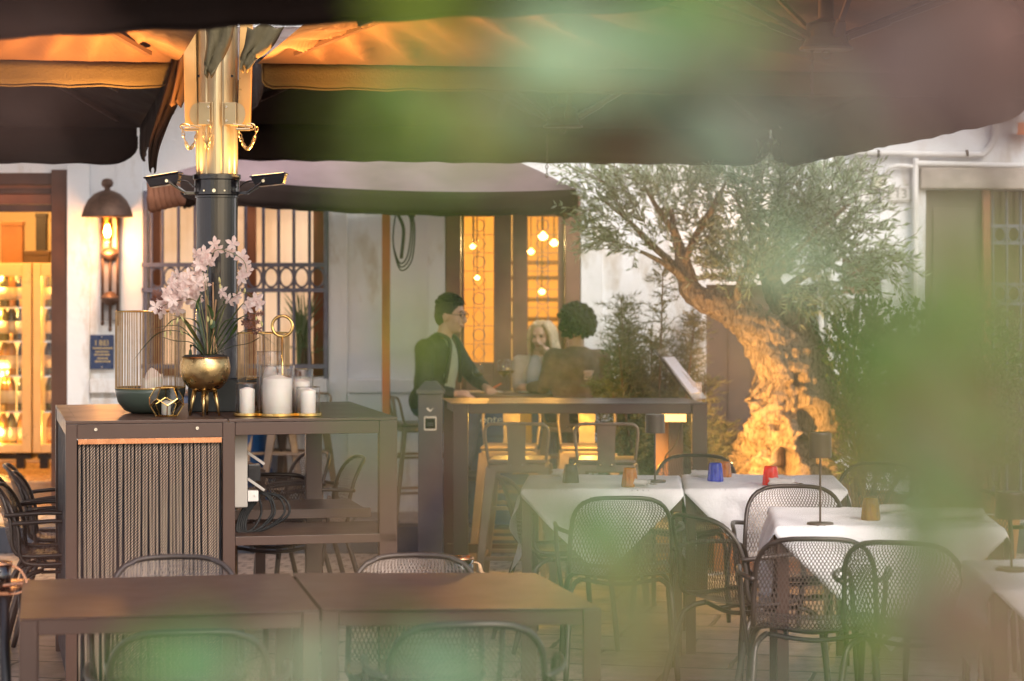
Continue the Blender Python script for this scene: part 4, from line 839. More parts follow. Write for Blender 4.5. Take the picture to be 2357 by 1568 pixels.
# candle tray
e = empty('candle_tray', onP(640, 10.15)); tag(e, 'gold clover shaped candle tray with tall ring handle', 'tray')
TC = e.location; sp_ = {'big': (0, -.03, .079), 'l': (-.128, -.02, .054), 'r': (.128, -.03, .054), 'bl': (-.045, .105, .06), 'br': (.085, .09, .06)}
m = MB()
for x, y, r in sp_.values(): m.lathe([(0, .0), (r, .0), (r+.004, .003), (r+.004, .014), (r, .014), (r-.002, .006), (0, .005)], 40, (x, y, 0))
m.build('plate', GOLD, e, smooth=False)
m = MB(); hx, hy = .012, .06; m.tube([(hx, hy, .006), (hx, hy, .33)], .0055, 10); m.tube([(hx+math.cos(t*math.pi/18)*.043, hy, .375+math.sin(t*math.pi/18)*.043) for t in range(36)], .0065, 10, closed=True); m.build('handle', GOLD, e, smooth=True)
for key, gh, gr, cr, ch_, lb in (('big', .205, .072, .062, .165, 'largest white candle, centre front of the gold tray'), ('l', .13, .048, .032, .115, 'short white candle at left end of the gold tray'), ('r', .115, .05, .032, .11, 'short white candle at right front of the gold tray'), ('bl', .26, .055, .048, .20, 'tall white candle at back left of the gold tray'), ('br', .185, .055, .040, .145, 'white candle at back right of the gold tray')):
    x, y, r = sp_[key]; loc = TC+Vector((x, y, .0065)); candle(loc+Vector((0, 0, .001)), cr, ch_, lb, broken=(key == 'bl'))
    m = MB(); m.lathe([(gr-.002, .002), (gr-.002, gh), (gr, gh+.001), (gr+.0005, gh), (gr+.0005, 0)], 40); m.lathe([(gr-.0025, gh-.002), (gr+.0015, gh-.001), (gr+.0015, gh+.002), (gr-.0025, gh+.002)], 40)
    o = m.build('glass_cylinder', GLSW, None, smooth=True); o.location = loc; tag(o, 'clear glass cylinder around the '+lb.split(',')[0].replace(' white', '') + (' at the front' if key == 'big' else '') if key != 'r' else 'clear glass cylinder around the short candle at right front of the gold tray', 'glass cylinder', 'glass cylinders on the candle tray')
# ---------------------------------------------------------------- tables
def table_at(name, corners, z, thick, legw, label, cat='table', group=None, material=None, apron=None):
    """corners: near-left, near-right, far-right, far-left in world (x, y)"""
    base = Vector((sum(c[0] for c in corners)/4, sum(c[1] for c in corners)/4, 0)); e = empty(name, base); tag(e, label, cat, group)
    q = [Vector((c[0], c[1], 0))-base for c in corners]; mt = material or BROWN
    m = MB(); vs = [p+Vector((0, 0, z-.004)) for p in q]+[p+Vector((0, 0, z)) for p in q]; m.add(vs, [(3, 2, 1, 0), (4, 5, 6, 7), (0, 1, 5, 4), (1, 2, 6, 5), (2, 3, 7, 6), (3, 0, 4, 7)]); m.build('tabletop', mt, e, bevel=.001)
    cc = sum(q, Vector())/4; m = MB(); inn = [p+(cc-p).normalized()*legw*.71 for p in q]
    for i in range(4):
        a, b = inn[i], inn[(i+1) % 4]; d = (b-a).normalized(); m.beam(a+d*legw*.52+Vector((0, 0, z-.0045-thick/2)), b-d*legw*.52+Vector((0, 0, z-.0045-thick/2)), legw*.7, thick, up=(0, 0, 1))
    m.build('apron', mt, e, bevel=.002)
    ax = (q[1]-q[0]).normalized(); an = math.atan2(ax.y, ax.x)
    for p in inn: m = MB(); m.box(p+Vector((0, 0, (z-.005)/2)), (legw, legw, z-.005), an); m.build('leg', mt, e, bevel=.002)
    return e
table_at('dining_table', [(-1.386, 6.80), (-.556, 6.98), (-.722, 7.86), (-1.556, 7.69)], .74, .045, .05, 'bare brown metal table at bottom left in front of the rope screen', group='bare brown tables in front')
table_at('dining_table', [(-.548, 7.0), (.258, 7.03), (.075, 7.87), (-.713, 7.87)], .74, .045, .05, 'bare brown metal table right of the first one, bottom centre', group='bare brown tables in front')
# high bar table
hb = [(-.325, 12.9), (1.053, 12.9), (.962, 13.5), (-.392, 13.5)]
bar = table_at('bar_table', hb, 1.03, .05, .08, 'long brown bar-height table with a warm lamp fixed under its top', 'bar table')
bq = bar.location
m = MB(); m.beam(Vector((-.36, 13.42, .2))-bq, Vector((.94, 13.42, .2))-bq, .04, .05); m.build('foot_rail', BROWN, bar)
m = MB(); m.b2(Vector((.80, 13.47, .0))-bq, Vector((.92, 13.50, .97))-bq); m.build('end_panel', mat('varnished_wood_panel', (.32, .15, .06), .45, 0, .25, 4, .1, 20), bar)
m = MB(); m.b2(Vector((.80, 13.05, .925))-bq, Vector((.945, 13.2, .972))-bq); m.build('lamp_body', BROWN, bar)
m = MB(); m.b2(Vector((.805, 13.04, .93))-bq, Vector((.94, 13.19, .924))-bq); m.b2(Vector((.805, 13.046, .93))-bq, Vector((.94, 13.049, .965))-bq); m.build('lamp_diffuser', lit('bar_lamp_glow', (1, .50, .12), 2.2), bar)
spot('bar_lamp_light', (.87, 13.1, .91), (.55, 13.1, 0), 16, (1, .55, .15), 165, .6, .05)
point('bar_lamp_light', (.02, 13.44, .965), 9, (1, .55, .08), .02); point('bar_lamp_light', (.42, 13.44, .965), 8, (1, .55, .08), .02)
m = MB(); m.tube(smooth_path([Vector((.93, 13.2, .95))-bq, Vector((.9, 13.22, .8))-bq, Vector((.84, 13.25, .72))-bq, Vector((.83, 13.3, .6))-bq], 5), .004, 5); m.build('cable', DARKM, bar)

# white-clothed tables
def square_table(cx, cy_, w, d, ang, z, label, clabel, cs, rot=45, seed=1, gl='white-clothed tables'):
    c, s = math.cos(ang), math.sin(ang)
    def T(x, y): return (cx+x*c-y*s, cy_+x*s+y*c)
    t = table_at('dining_table', [T(-w/2, -d/2), T(w/2, -d/2), T(w/2, d/2), T(-w/2, d/2)], z, .05, .045, label, group=gl)
    # cloth: a rotated square draped over the top; drop follows distance past the edge
    N = 64; m = MB(); vs = []; fs = []; half = cs/2; ra = R(rot); random.seed(seed)
    for i in range(N+1):
        for j in range(N+1):
            u = (i/N-.5)*2*half; v = (j/N-.5)*2*half; x = u*math.cos(ra)-v*math.sin(ra); y = u*math.sin(ra)+v*math.cos(ra)
            ex, ey = w/2+.004, d/2+.004; ox = max(0, abs(x)-ex); oy = max(0, abs(y)-ey); drop = math.hypot(ox, oy)
            px = max(-ex, min(ex, x)); py = max(-ey, min(ey, y)); zz = z+.003
            nz_ = noise.noise(Vector((x*4+seed*9, y*4, seed)))
            if drop > 0:
                fold = .030*math.sin((x if oy > ox else y)*22+seed)*min(1, drop/.15)+.045*nz_*min(1, drop/.2)
                fl_ = .012*min(1, drop*20)+.05*drop+fold
                if oy > 0 and oy >= ox: py += math.copysign(fl_, y); px += .0
                if ox > 0 and ox > oy: px += math.copysign(fl_, x)
                if ox > 0 and oy > 0: px += math.copysign(ox*.25, x) if oy >= ox else 0; py += math.copysign(oy*.25, y) if ox > oy else 0
                zz = z+.003-drop*(.99)
            else: zz += .006*max(0, nz_)+.004*abs(noise.noise(Vector((x*3+seed, y*7, 3))))+(.0035 if abs(abs(x*.7+y*.7)-.19) < .012 or abs(abs(x*.7-y*.7)-.19) < .012 else 0)
            X, Y = px*c-py*s, px*s+py*c; vs.append((X, Y, zz))
    for i in range(N):
        for j in range(N): q = i*(N+1)+j; fs.append((q, q+N+1, q+N+2, q+1))
    m.add(vs, fs); o = m.build('tablecloth', CLOTH, None, smooth=True); o.location = (cx, cy_, 0); md = o.modifiers.new('t', 'SOLIDIFY'); md.thickness = .0012; tag(o, clabel, 'tablecloth', 'white tablecloths'); return t
square_table(.425, 11.28, .72, .78, R(-3), .745, 'table under the left white cloth, two legs showing in front', 'white cloth with pointed corner hanging at left, under the amber tumbler', 1.12, 45, 1)
square_table(1.165, 11.28, .72, .78, R(-3), .745, 'table under the middle white cloth, leg beside the left table', 'white cloth under the blue and red tumblers', 1.10, 45, 2)
square_table(1.47, 9.62, .86, .80, R(-4), .745, 'table under the right white cloth behind the two near mesh chairs', 'white cloth under the table lamp and gold-brown tumbler, long drop in front', 1.24, 45, 3)
square_table(1.80, 7.75, .60, .8, R(-4), .745, 'table at the right edge carrying the cut-off lamp', 'white cloth at the right edge under the cut-off lamp', 1.0, 45, 4)
# rear table behind the service counter
table_at('dining_table', [(-1.75, 12.0), (-1.24, 12.1), (-1.50, 13.1), (-2.1, 13.0)], .745, .04, .05, 'brown table seen through the open shelf of the counter', group='bare brown tables behind')
table_at('dining_table', [(-3.0, 11.3), (-2.4, 11.4), (-2.6, 12.3), (-3.2, 12.2)], .745, .04, .05, 'brown table behind the counter at far left with stacked chairs', group='bare brown tables behind') if False else None

# ---------------------------------------------------------------- mesh armchairs
def shell(u, v):
    """u in -1..1 across, v in 0..1 from seat front edge to top of back"""
    pr = [(0, .225, .440), (.12, .17, .452), (.28, .04, .440), (.42, -.10, .436), (.50, -.165, .452), (.56, -.20, .50), (.66, -.225, .60), (.8, -.25, .69), (1.0, -.285, .785)]
    for i in range(len(pr)-1):
        if v <= pr[i+1][0] or i == len(pr)-2:
            t = (v-pr[i][0])/(pr[i+1][0]-pr[i][0]); p0 = pr[max(i-1, 0)]; p1 = pr[i]; p2 = pr[i+1]; p3 = pr[min(i+2, len(pr)-1)]
            f = lambda k: .5*(2*p1[k]+(p2[k]-p0[k])*t+(2*p0[k]-5*p1[k]+4*p2[k]-p3[k])*t*t+(3*p1[k]-p0[k]-3*p2[k]+p3[k])*t**3)
            y, z = f(1), f(2); break
    w = .198+.02*math.sin(min(1, v*1.1)*math.pi)
    if v > .74: q = (v-.74)/.26; w *= (1-q**2.8)**(1/2.6) if q < 1 else .0
    if v < .1: q = (.1-v)/.1; w *= (1-q**2.8)**(1/2.8)*.25+.75
    x = u*w; bk = max(0, min(1, (v-.45)/.2)); y += .055*(x/.23)**2*bk; z += .018*(x/.23)**2*(1-bk)
    return Vector((x, y, z))
def outline(n=30):
    pts = [shell(-1, v) for v in [k/n for k in range(n)]]
    for k in range(7): pts.append(shell(-1, 1-.003*(7-k)/1.0) if False else shell(-1, min(.9995, .967+.0046*k)))
    top = shell(0, 1); L_ = pts+[top]+[Vector((-p.x, p.y, p.z)) for p in reversed(pts)]
    f0 = L_[-1]; f1 = L_[0]
    for k in range(1, 6): t = k/6; L_.append(lerp(f0, f1, t)+Vector((0, .012*math.sin(math.pi*t), -.012*math.sin(math.pi*t))))
    return L_
def make_chair(arms=True):
    e = empty('mesh_armchair')
    m = MB(); nu, nv = 30, 52; k = .68
    def cell(uc, vc, du, dv):
        out = [shell(max(-1, min(1, uc+a*du)), max(0.002, min(.998, vc+b*dv))) for a, b in ((-1, 0), (0, -1), (1, 0), (0, 1))]
        c = sum(out, Vector())/4; inn = [lerp(c, p, k) for p in out]; m.add(out+inn, [(i, (i+1) % 4, 4+(i+1) % 4, 4+i) for i in range(4)])
    du, dv = 1/nu, 1/nv
    for j in range(nv+1):
        for i in range(nu+(0 if j % 2 else 1)): cell(-1+(2*i+(1 if j % 2 else 0))/nu, j/nv, du, dv)
    m.build('mesh_shell', NETM, e)
    m = MB(); m.tube(outline(), .0095, 7, closed=True); m.build('shell_frame', CHAIRM, e, smooth=True)
    for sx in (-1, 1):
        m = MB(); m.tube(smooth_path([(sx*.17, .10, .425), (sx*.205, .15, .405), (sx*.225, .185, .33), (sx*.245, .215, .0)], 4), [.011]*8+[.013]*4+[.011], 8); m.build('leg', CHAIRM, e, smooth=True)
        m = MB(); m.tube(smooth_path([(sx*.17, -.08, .42), (sx*.20, -.14, .40), (sx*.215, -.18, .33), (sx*.235, -.27, .0)], 4), [.011]*8+[.013]*4+[.011], 8); m.build('leg', CHAIRM, e, smooth=True)
    m = MB(); m.tube(smooth_path([(-.17, .1, .425), (0, .11, .40), (.17, .1, .425)], 5), .009, 7); m.tube(smooth_path([(-.17, -.08, .42), (0, -.09, .40), (.17, -.08, .42)], 5), .009, 7)
    m.tube([(-.1, .1, .408), (-.1, -.085, .405)], .008, 6); m.tube([(.1, .1, .408), (.1, -.085, .405)], .008, 6); m.build('seat_support', CHAIRM, e, smooth=True)
    if arms:
        pts = [(-.235, .19, .30), (-.262, .20, .50), (-.268, .17, .62), (-.272, .02, .645), (-.262, -.12, .64), (-.215, -.20, .63)]
        for q in (pts, [(-x, y, z) for x, y, z in pts]): m = MB(); m.tube(smooth_path(q, 4), .0095, 8); m.build('armrest', CHAIRM, e, smooth=True)
    return e
pch = make_chair(); used_c = [False]
def chair(x, d, rot, label, group='mesh armchairs', z=0.0):
    """rot 0: faces away from the camera (back towards us)"""
    if not used_c[0]: used_c[0] = True; o = pch; o.location = (x, d, z); o.rotation_euler = (0, 0, R(rot)); o['label'] = label
    else: o = copy_tree(pch, None, (x, d, z), R(rot), label)
    tag(o, None, 'chair', group); return o
def X(px, d): return (px-1178)/F*d
chair(X(408, 6.32), 6.32+.22, 8, 'mesh armchair tucked under the bottom left bare table, back towards us')
chair(X(1062, 6.45), 6.45+.22, 4, 'mesh armchair at the bottom centre bare table, behind green blur')
chair(X(425, 7.85), 7.66, 190, 'mesh armchair facing us between bottom left table and rope screen')
chair(X(962, 7.9), 7.70, 183, 'mesh armchair facing us beyond the bottom centre table')
chair(X(1428, 10.2), 10.35, 0, 'mesh armchair back towards us in front of the left white cloth')
chair(X(1290, 11.0), 11.2, -78, 'mesh armchair side-on at the left end of the white-clothed tables')
chair(X(1590, 12.0), 12.2, 165, 'mesh armchair seen through the gap between left and middle white tables')
chair(X(1590, 12.6), 12.75, 185, 'mesh armchair whose back top shows behind the rolled napkin and blue tumbler') if False else None
chair(X(1842, 10.2), 10.35, 176, 'mesh armchair behind the right white table, left of the tall lamp pole')
chair(X(1722, 9.45), 9.45, -58, 'mesh armchair turned sideways at left end of the right white table')
chair(X(1885, 8.6), 8.76, -6, 'mesh armchair in front of the right white table, cloth showing through its back')
chair(X(2115, 8.5), 8.62, -20, 'mesh armchair at lower right, half lost in green blur')
chair(X(2225, 10.1), 10.2, 172, 'mesh armchair behind the right white table at the far right end')
chair(X(1985, 11.7), 11.7, 150, 'dark mesh armchair by the lit bush, right end of the middle white table')
chair(X(1672, 5.6), 5.72, 0, 'nearest mesh armchair, only its back top showing at the bottom edge')
chair(X(128, 10.6), 10.75, -82, 'mesh armchair left of the rope screen counter, nearer of the two', 'mesh armchairs')
chair(X(150, 11.2), 11.4, -80, 'mesh armchair left of the rope screen counter, farther of the two')
chair(X(128, 10.6)-.035, 10.76, -82, 'mesh armchair stacked on the nearer left armchair', z=.035)
chair(X(150, 11.2)-.035, 11.41, -80, 'mesh armchair stacked on the farther left armchair', z=.035)
chair(X(640, 12.9), 12.6, 120, 'mesh armchair tilted towards the table seen through the open shelf, left one')
chair(X(715, 12.5), 12.3, 105, 'mesh armchair seen through the open shelf, right one')
chair(X(625, 11.5), 11.55, 5, 'mesh armchair below the open shelf of the counter')


# ---------------------------------------------------------------- steel bar stools
YEL = mat('stool_steel', (.24, .17, .12), .4, .2, .15, 10)
def make_stool(sh=.74):
    e = empty('bar_stool')
    m = MB(); m.box((0, 0, sh), (.31, .31, .022)); m.box((0, 0, sh-.035), (.30, .30, .045)); m.build('seat', YEL, e, bevel=.012)
    for sx in (-1, 1):
        for sy in (-1, 1): m = MB(); m.beam((sx*.135, sy*.135, sh-.03), (sx*.21, sy*.21, 0), .055, .025, .03, .02); m.build('leg', YEL, e, bevel=.004)
    for z in (.24, .5):
        m = MB(); q = lerp(.135, .21, 1-z/sh)
        for a, b in (((-q, -q), (q, -q)), ((q, -q), (q, q)), ((q, q), (-q, q)), ((-q, q), (-q, -q))): m.beam((*a, z), (*b, z), .012, .02)
        m.build('foot_rail', YEL, e)
    m = MB(); m.tube(smooth_path([(-.15, -.13, sh), (-.155, -.15, sh+.05), (-.165, -.17, sh+.15), (-.15, -.18, sh+.192), (-.1, -.182, sh+.20), (.1, -.182, sh+.20), (.15, -.18, sh+.192), (.165, -.17, sh+.15), (.155, -.15, sh+.05), (.15, -.13, sh)], 4), .0085, 8); m.build('back_loop', YEL, e, smooth=True)
    m = MB(); m.add([(-.05, -.152, sh-.04), (.05, -.152, sh-.04), (.045, -.165, sh+.04), (-.045, -.165, sh+.04), (.05, -.184, sh+.195), (-.05, -.184, sh+.195)], [(0, 1, 2, 3), (3, 2, 4, 5)]); o = m.build('splat', YEL, e); s_ = o.modifiers.new('t', 'SOLIDIFY'); s_.thickness = .004
    m = MB()
    for x in (-.03, .03): m.tube([(x, -.155, sh-.015), (x, -.162, sh-.015)], .006, 8)
    m.build('bolt', CHROME, e); return e
ps = make_stool(); tag(ps, 'dark steel stool on the near side of the bar table, left one', 'bar stool', 'steel bar stools')
ps.location = (X(1195, 12.62), 12.75, 0); ps.rotation_euler = (0, 0, R(-5))
def stool(x, d, rot, label, z=0.0):
    o = copy_tree(ps, None, (x, d, z), R(rot), label)
    if z: o.scale = (1, 1, .84)
    return o
stool(X(1398, 12.62), 12.75, -3, 'dark steel stool on the near side of the bar table, right one')
stool(X(1172, 13.75), 13.75, 176, 'steel stool with yellow lit back loop on the far side, left one')
stool(X(1352, 13.75), 13.75, 180, 'steel stool with yellow lit back loop on the far side, right one')
man_st = stool(X(968, 15.15), 15.17, -75, 'steel stool under the man in the dark jacket', z=.166)
stool(X(690, 15.5), 15.45, 170, 'steel stool by the wall, seen through the open counter shelf', z=.166)
stool(X(612, 15.6), 15.52, 20, 'steel stool beside the blue drum behind the counter', z=.166)

# ---------------------------------------------------------------- blue drums used as tables
BLUE = mat('blue_drum_paint', (.01, .06, .20), .35, .1, .15, 5, coat=.2); YPAN = mat('yellow_panel', (.75, .40, .03), .5, 0, .06)
def drum(x, y, z, label, lettering, top):
    e = empty('oil_drum', (x, y, z)); tag(e, label, 'drum', 'blue oil drums')
    pr = [(0, 0), (.285, 0), (.292, .01), (.285, .02)]
    for zz in (.28, .57): pr += [(.285, zz-.03), (.297, zz-.01), (.297, zz+.01), (.285, zz+.03)]
    pr += [(.285, .76), (.292, .775), (.285, .785), (0, .78)]
    m = MB(); m.lathe(pr, 48); m.build('barrel', BLUE, e, smooth=False)
    if lettering:
        m = MB(); vs = []; a0, a1 = R(-84), R(-60)
        for z_ in (.32, .775):
            for k in range(9): t = lerp(a0, a1, k/8); vs.append((math.cos(t)*.2985, math.sin(t)*.2985, z_))
        m.add(vs, [(k, k+1, k+10, k+9) for k in range(8)]); m.build('yellow_panel', YPAN, e)
        t = text('onte', .075, (-.10, -.290, .655), mat('pale_lettering', (.65, .7, .6), .5), e)
    m = MB(); m.lathe([(0, .786), (top, .786), (top+.006, .792), (top+.006, .805), (top, .81), (0, .81)], 56); m.build('table_board', mat('drum_table_top', (.16, .10, .07), .35, 0, .15, 3), e)
    return e
drum(X(1195, 15.55), 15.1, .02, 'blue steel drum with yellow panel and pale lettering under the guests\' table', True, .40) if False else None
gd = drum(X(1168, 15.3), 15.27, .166, 'blue steel drum with yellow panel and pale lettering used as the guests\' table', True, .34)
drum(X(520, 15.5), 15.55, .166, 'blue steel drum behind the counter, partly hidden by the socket box', False, .30)

# ---------------------------------------------------------------- bollard with ashtray
e = empty('ashtray_post', (X(991, 14.66), 14.66, 0)); tag(e, 'dark grey square ashtray post with pyramid cap and white tick mark', 'ashtray post')
m = MB(); m.box((0, 0, .50), (.150, .150, 1.0)); m.build('post', GREYM, e, bevel=.006)
m = MB(); m.box((0, 0, 1.012), (.17, .17, .022)); m.add([(-.08, -.08, 1.0235), (.08, -.08, 1.0235), (.08, .08, 1.0235), (-.08, .08, 1.0235), (-.035, -.035, 1.075), (.035, -.035, 1.075), (.035, .035, 1.075), (-.035, .035, 1.075)], [(0, 1, 5, 4), (1, 2, 6, 5), (2, 3, 7, 6), (3, 0, 4, 7), (4, 5, 6, 7)]); m.build('cap', GREYM, e, bevel=.002)
WP = mat('white_marking', (.7, .68, .66), .5)
m = MB()
for a, b in (((-.035, .86), (.035, .86)), ((.035, .86), (.035, .785)), ((.035, .785), (-.035, .785)), ((-.035, .785), (-.035, .86))): m.beam((a[0], -.078, a[1]), (b[0], -.078, b[1]), .006, .009)
m.build('opening_frame', WP, e)
m = MB(); m.box((0, -.0775, .822), (.058, .004, .062)); m.build('ash_opening', BLACKG, e); m = MB()
for z in (.812, .824): m.box((0, -.081, z), (.04, .003, .004))
m.build('grate', GREYM, e)
m = MB(); y = -.0775; m.add([(-.025, y, .913), (-.012, y, .919), (-.004, y, .905), (.004, y, .905), (.028, y, .922), (.02, y, .915), (.004, y, .895), (-.008, y, .895)], [(0, 7, 2, 1), (7, 6, 3, 2), (6, 5, 4, 3)]); m.build('tick_mark', WP, e)

# ---------------------------------------------------------------- tableware
def tumbler(px, py, d, col, label, z=.749, s=1.0):
    loc = P(px, py, d); loc.z = z; e = empty('tumbler', loc); tag(e, label, 'tumbler', 'coloured tumblers upside down on the cloths')
    m = MB(); n = 24; vs = []; fs = []
    prof = [(.036, 0), (.0355, .008), (.034, .02), (.0325, .04), (.031, .06), (.029, .08), (.0275, .086), (.024, .088), (0.0, .088)]
    for r, zz in prof:
        for k in range(n):
            t = 2*math.pi*k/n; w = 1+.10*math.cos(t*6+zz*18)*(1 if .0 < zz < .08 else .3); vs.append((r*w*s*math.cos(t), r*w*s*math.sin(t), zz*s))
    for i in range(len(prof)-1):
        for k in range(n): l = (k+1) % n; fs.append((i*n+k, i*n+l, (i+1)*n+l, (i+1)*n+k))
    m.add(vs, fs); m.build('tumbler_body', tinted('tinted_glass', col, .34), e, smooth=True)
    m = MB(); m.lathe([(.0335*s, .002), (.0335*s, .01), (.029*s, .06), (.0, .076)], 18); m.build('inner_wall', tinted('tinted_glass_inner', col, .2), e, smooth=True)
    return e
tumbler(1313, 1100, 11.2, (.16, .08, .07), 'dark purple-brown tumbler at left on the left white cloth')
tumbler(1449, 1112, 11.0, (.85, .38, .02), 'amber tumbler in the middle of the left white cloth')
tumbler(1646, 1102, 11.3, (.015, .05, .80), 'deep blue tumbler on the middle white cloth')
tumbler(1773, 1112, 11.1, (.98, .05, .01), 'bright red tumbler on the middle white cloth')
tumbler(1668, 1095, 11.55, (.8, .35, .03), 'orange tumbler just behind the blue one', s=.85)
tumbler(2003, 1203, 9.5, (.70, .42, .04), 'gold-brown tumbler on the right white cloth')
def napkin(px, d, L_, rad, ang, label, z=.749):
    e = empty('rolled_napkin', ((px-1178)/F*d, d, z), R(ang)); tag(e, label, 'napkin', 'rolled napkins')
    m = MB(); n = 26; vs = []; fs = []; K = 16
    for j in range(K+1):
        x = (j/K-.5)*L_
        for k in range(n):
            t = k/(n-1)*2.35*2*math.pi/1.6; r = rad*(1-.055*t)*(1+.10*noise.noise(Vector((x*30, t, px))))+.004*noise.noise(Vector((x*60, t*2, 3+px)))
            vs.append((x+.006*math.sin(t*3), r*math.cos(t), rad*.92+r*.9*math.sin(t)))
    for j in range(K):
        for k in range(n-1): q = j*n+k; fs.append((q, q+1, q+n+1, q+n))
    m.add(vs, fs); o = m.build('napkin_roll', NAP, e, smooth=True); s_ = o.modifiers.new('t', 'SOLIDIFY'); s_.thickness = .002
    m = MB(); m.add([(-L_*.1, -rad*.7, .002), (L_*.6, -rad*1.6, .002), (L_*.75, -rad*.6, .002), (L_*.45, rad*.3, .003), (L_*.2, -rad*1.2, .012)], [(0, 1, 4), (1, 2, 4), (2, 3, 4), (3, 0, 4)]); o = m.build('loose_corner', NAP, e); s_ = o.modifiers.new('t', 'SOLIDIFY'); s_.thickness = .002
    m = MB(); m.tube([(L_*.25, 0, rad*1.1), (L_*.72, -.01, rad*.9)], .0025, 6); m.ell((L_*.8, -.012, rad*.85), (.02, .008, .003), 8, 5); m.build('fork', CHROME, e); return e
napkin(1465, 10.98, .11, .022, -28, 'rolled napkin beside the amber tumbler')
napkin(1612, 11.5, .09, .021, -32, 'rolled napkin left of the blue tumbler')
napkin(1798, 11.0, .11, .023, -22, 'rolled napkin leaning on the red tumbler')
napkin(1283, 11.55, .05, .022, -10, 'small rolled napkin behind the dark tumbler')
napkin(2048, 9.75, .13, .022, 12, 'rolled napkin right of the gold-brown tumbler')
napkin(2205, 9.45, .19, .030, -4, 'large rolled napkin at the right end of the right white cloth')
def table_lamp(px, d, hpole, label, z=.749, w=.04, hs=.09):
    e = empty('table_lamp', ((px-1178)/F*d, d, z)); tag(e, label, 'table lamp', 'brown cordless table lamps')
    m = MB(); m.lathe([(0, 0), (.05, 0), (.052, .003), (.05, .01), (.012, .013), (0, .013)], 32); m.build('base', BROWN, e)
    m = MB(); m.tube([(0, 0, .012), (0, 0, hpole)], .0042, 8); m.build('pole', BROWN, e)
    m = MB(); m.lathe([(w*.8, hpole-.03), (w, hpole-.03), (w, hpole+hs-.04), (w*.96, hpole+hs-.034), (0, hpole+hs-.034)], 32); m.lathe([(0, hpole-.004), (w*.95, hpole-.006)], 24); m.build('lamp_shade', BROWN, e, smooth=False); return e
table_lamp(1507, 11.25, .26, 'brown table lamp on the left white cloth below the bar table', w=.046)
table_lamp(1887, 9.30, .29, 'brown table lamp with thin pole on the right white cloth', w=.043, hs=.10)
table_lamp(2328, 7.85, .20, 'brown table lamp cut off by the right edge', w=.05)
# copper canister with rope handle on a low stool, black rail with canister at far left
e = empty('low_side_table', (X(1068, 9.3), 9.3, 0)); tag(e, 'small dark side table carrying the copper canister beyond the bare tables', 'side table')
m = MB(); m.lathe([(0, .52), (.11, .52), (.112, .53), (0, .535)], 32); m.build('tabletop', DARKM, e)
m = MB(); m.tube([(0, 0, .02), (0, 0, .52)], .012, 8); m.lathe([(0, 0), (.1, 0), (.1, .008), (0, .02)], 24); m.build('pedestal', DARKM, e)
def canister(loc, r, h, label, rope=True):
    e = empty('canister', loc); tag(e, label, 'canister', 'metal canisters with handles')
    m = MB(); m.lathe([(0, 0), (r, 0), (r, h), (r-.003, h), (r-.003, .004), (0, .004)], 32); m.build('glass_wall', glass('bronze_glass', (.25, .16, .10), .08, 2.0), e, smooth=True)
    m = MB(); m.lathe([(r+.001, h-.006), (r+.003, h-.004), (r+.003, h+.003), (r-.004, h+.003), (r-.004, h-.004)], 32); m.build('rim', COPPER, e, smooth=True); m = MB(); m.lathe([(0, .005), (r*.8, .005), (r*.8, h*.5), (0, h*.5)], 20); m.build('filling', COPPER, e)
    if rope: m = MB(); m.tube(smooth_path([(r, -.01, h*.8), (r+.02, -.015, h*.75), (r+.03, -.02, h*.4), (r+.05, -.02, .02), (r+.07, -.02, .008)], 5), [.004]*6+[.008]*15, 8); m.build('rope_handle', mat('tan_rope', (.45, .27, .15), .8, 0, .2, 60, .4, 200), e, smooth=True)
    else: m = MB(); m.tube(smooth_path([(r, 0, h*.9), (r+.03, 0, h*.7), (r+.05, -.01, h*.2), (r+.02, -.02, -.01), (-r, -.02, -.012)], 5), .005, 7); m.build('rope_handle', COPPER, e, smooth=True)
    return e
canister(Vector((X(1056, 9.3), 9.3, .536)), .056, .088, 'copper rimmed dark canister with rope handle beyond the bare tables')
e = empty('serving_stand', (X(8, 7.6), 7.6, 0)); tag(e, 'dark tube serving stand cut off by the left edge beside the front table', 'stand')
m = MB()
for dx, dy in ((0, 0), (-.3, 0), (0, .3), (-.3, .3)): m.tube([(dx, dy, .71), (dx+(.02 if dx == 0 else -.02), dy, 0)], .017, 10)
m.build('legs', DARKM, e, smooth=True)
m = MB(); m.b2((-.32, -.02, .705), (.02, .32, .715)); m.tube([(-.3, 0, .7), (.06, 0, .74), (.085, 0, .5)], .007, 8); m.build('tray', COPPER, e)
canister(Vector((X(-12, 7.6), 7.63, .716)), .045, .085, 'dark canister with copper wire handle at the left edge', rope=False)
# wine glasses, plates on the guests' table
GZ = .166+.811
def wineglass(px, d, label, s=1.0, wine=True):
    e = empty('wine_glass', ((px-1178)/F*d, d-.08, GZ)); tag(e, label, 'wine glass', 'wine glasses on the guests\' table')
    m = MB(); m.lathe([(0, 0), (.034*s, .0), (.034*s, .002), (.005, .007), (.0035, .03), (.0035, .09*s), (.012*s, .10*s), (.036*s, .125*s), (.045*s, .155*s), (.042*s, .19*s), (.034*s, .215*s)], 28); m.build('bowl_and_stem', GLSW, e, smooth=True)
    m = MB(); m.lathe([(0, .103*s), (.034*s, .127*s), (.040*s, .14*s), (0, .14*s)], 24); m.build('wine', glass('white_wine', (.85, .75, .4), .05, 1), e, smooth=True); return e
wineglass(1100, 15.35, 'wine glass nearest the man in the dark jacket', .85); wineglass(1160, 15.25, 'large wine glass in the middle of the guests\' table'); wineglass(1170, 15.5, 'wine glass just behind the large middle one', .95)
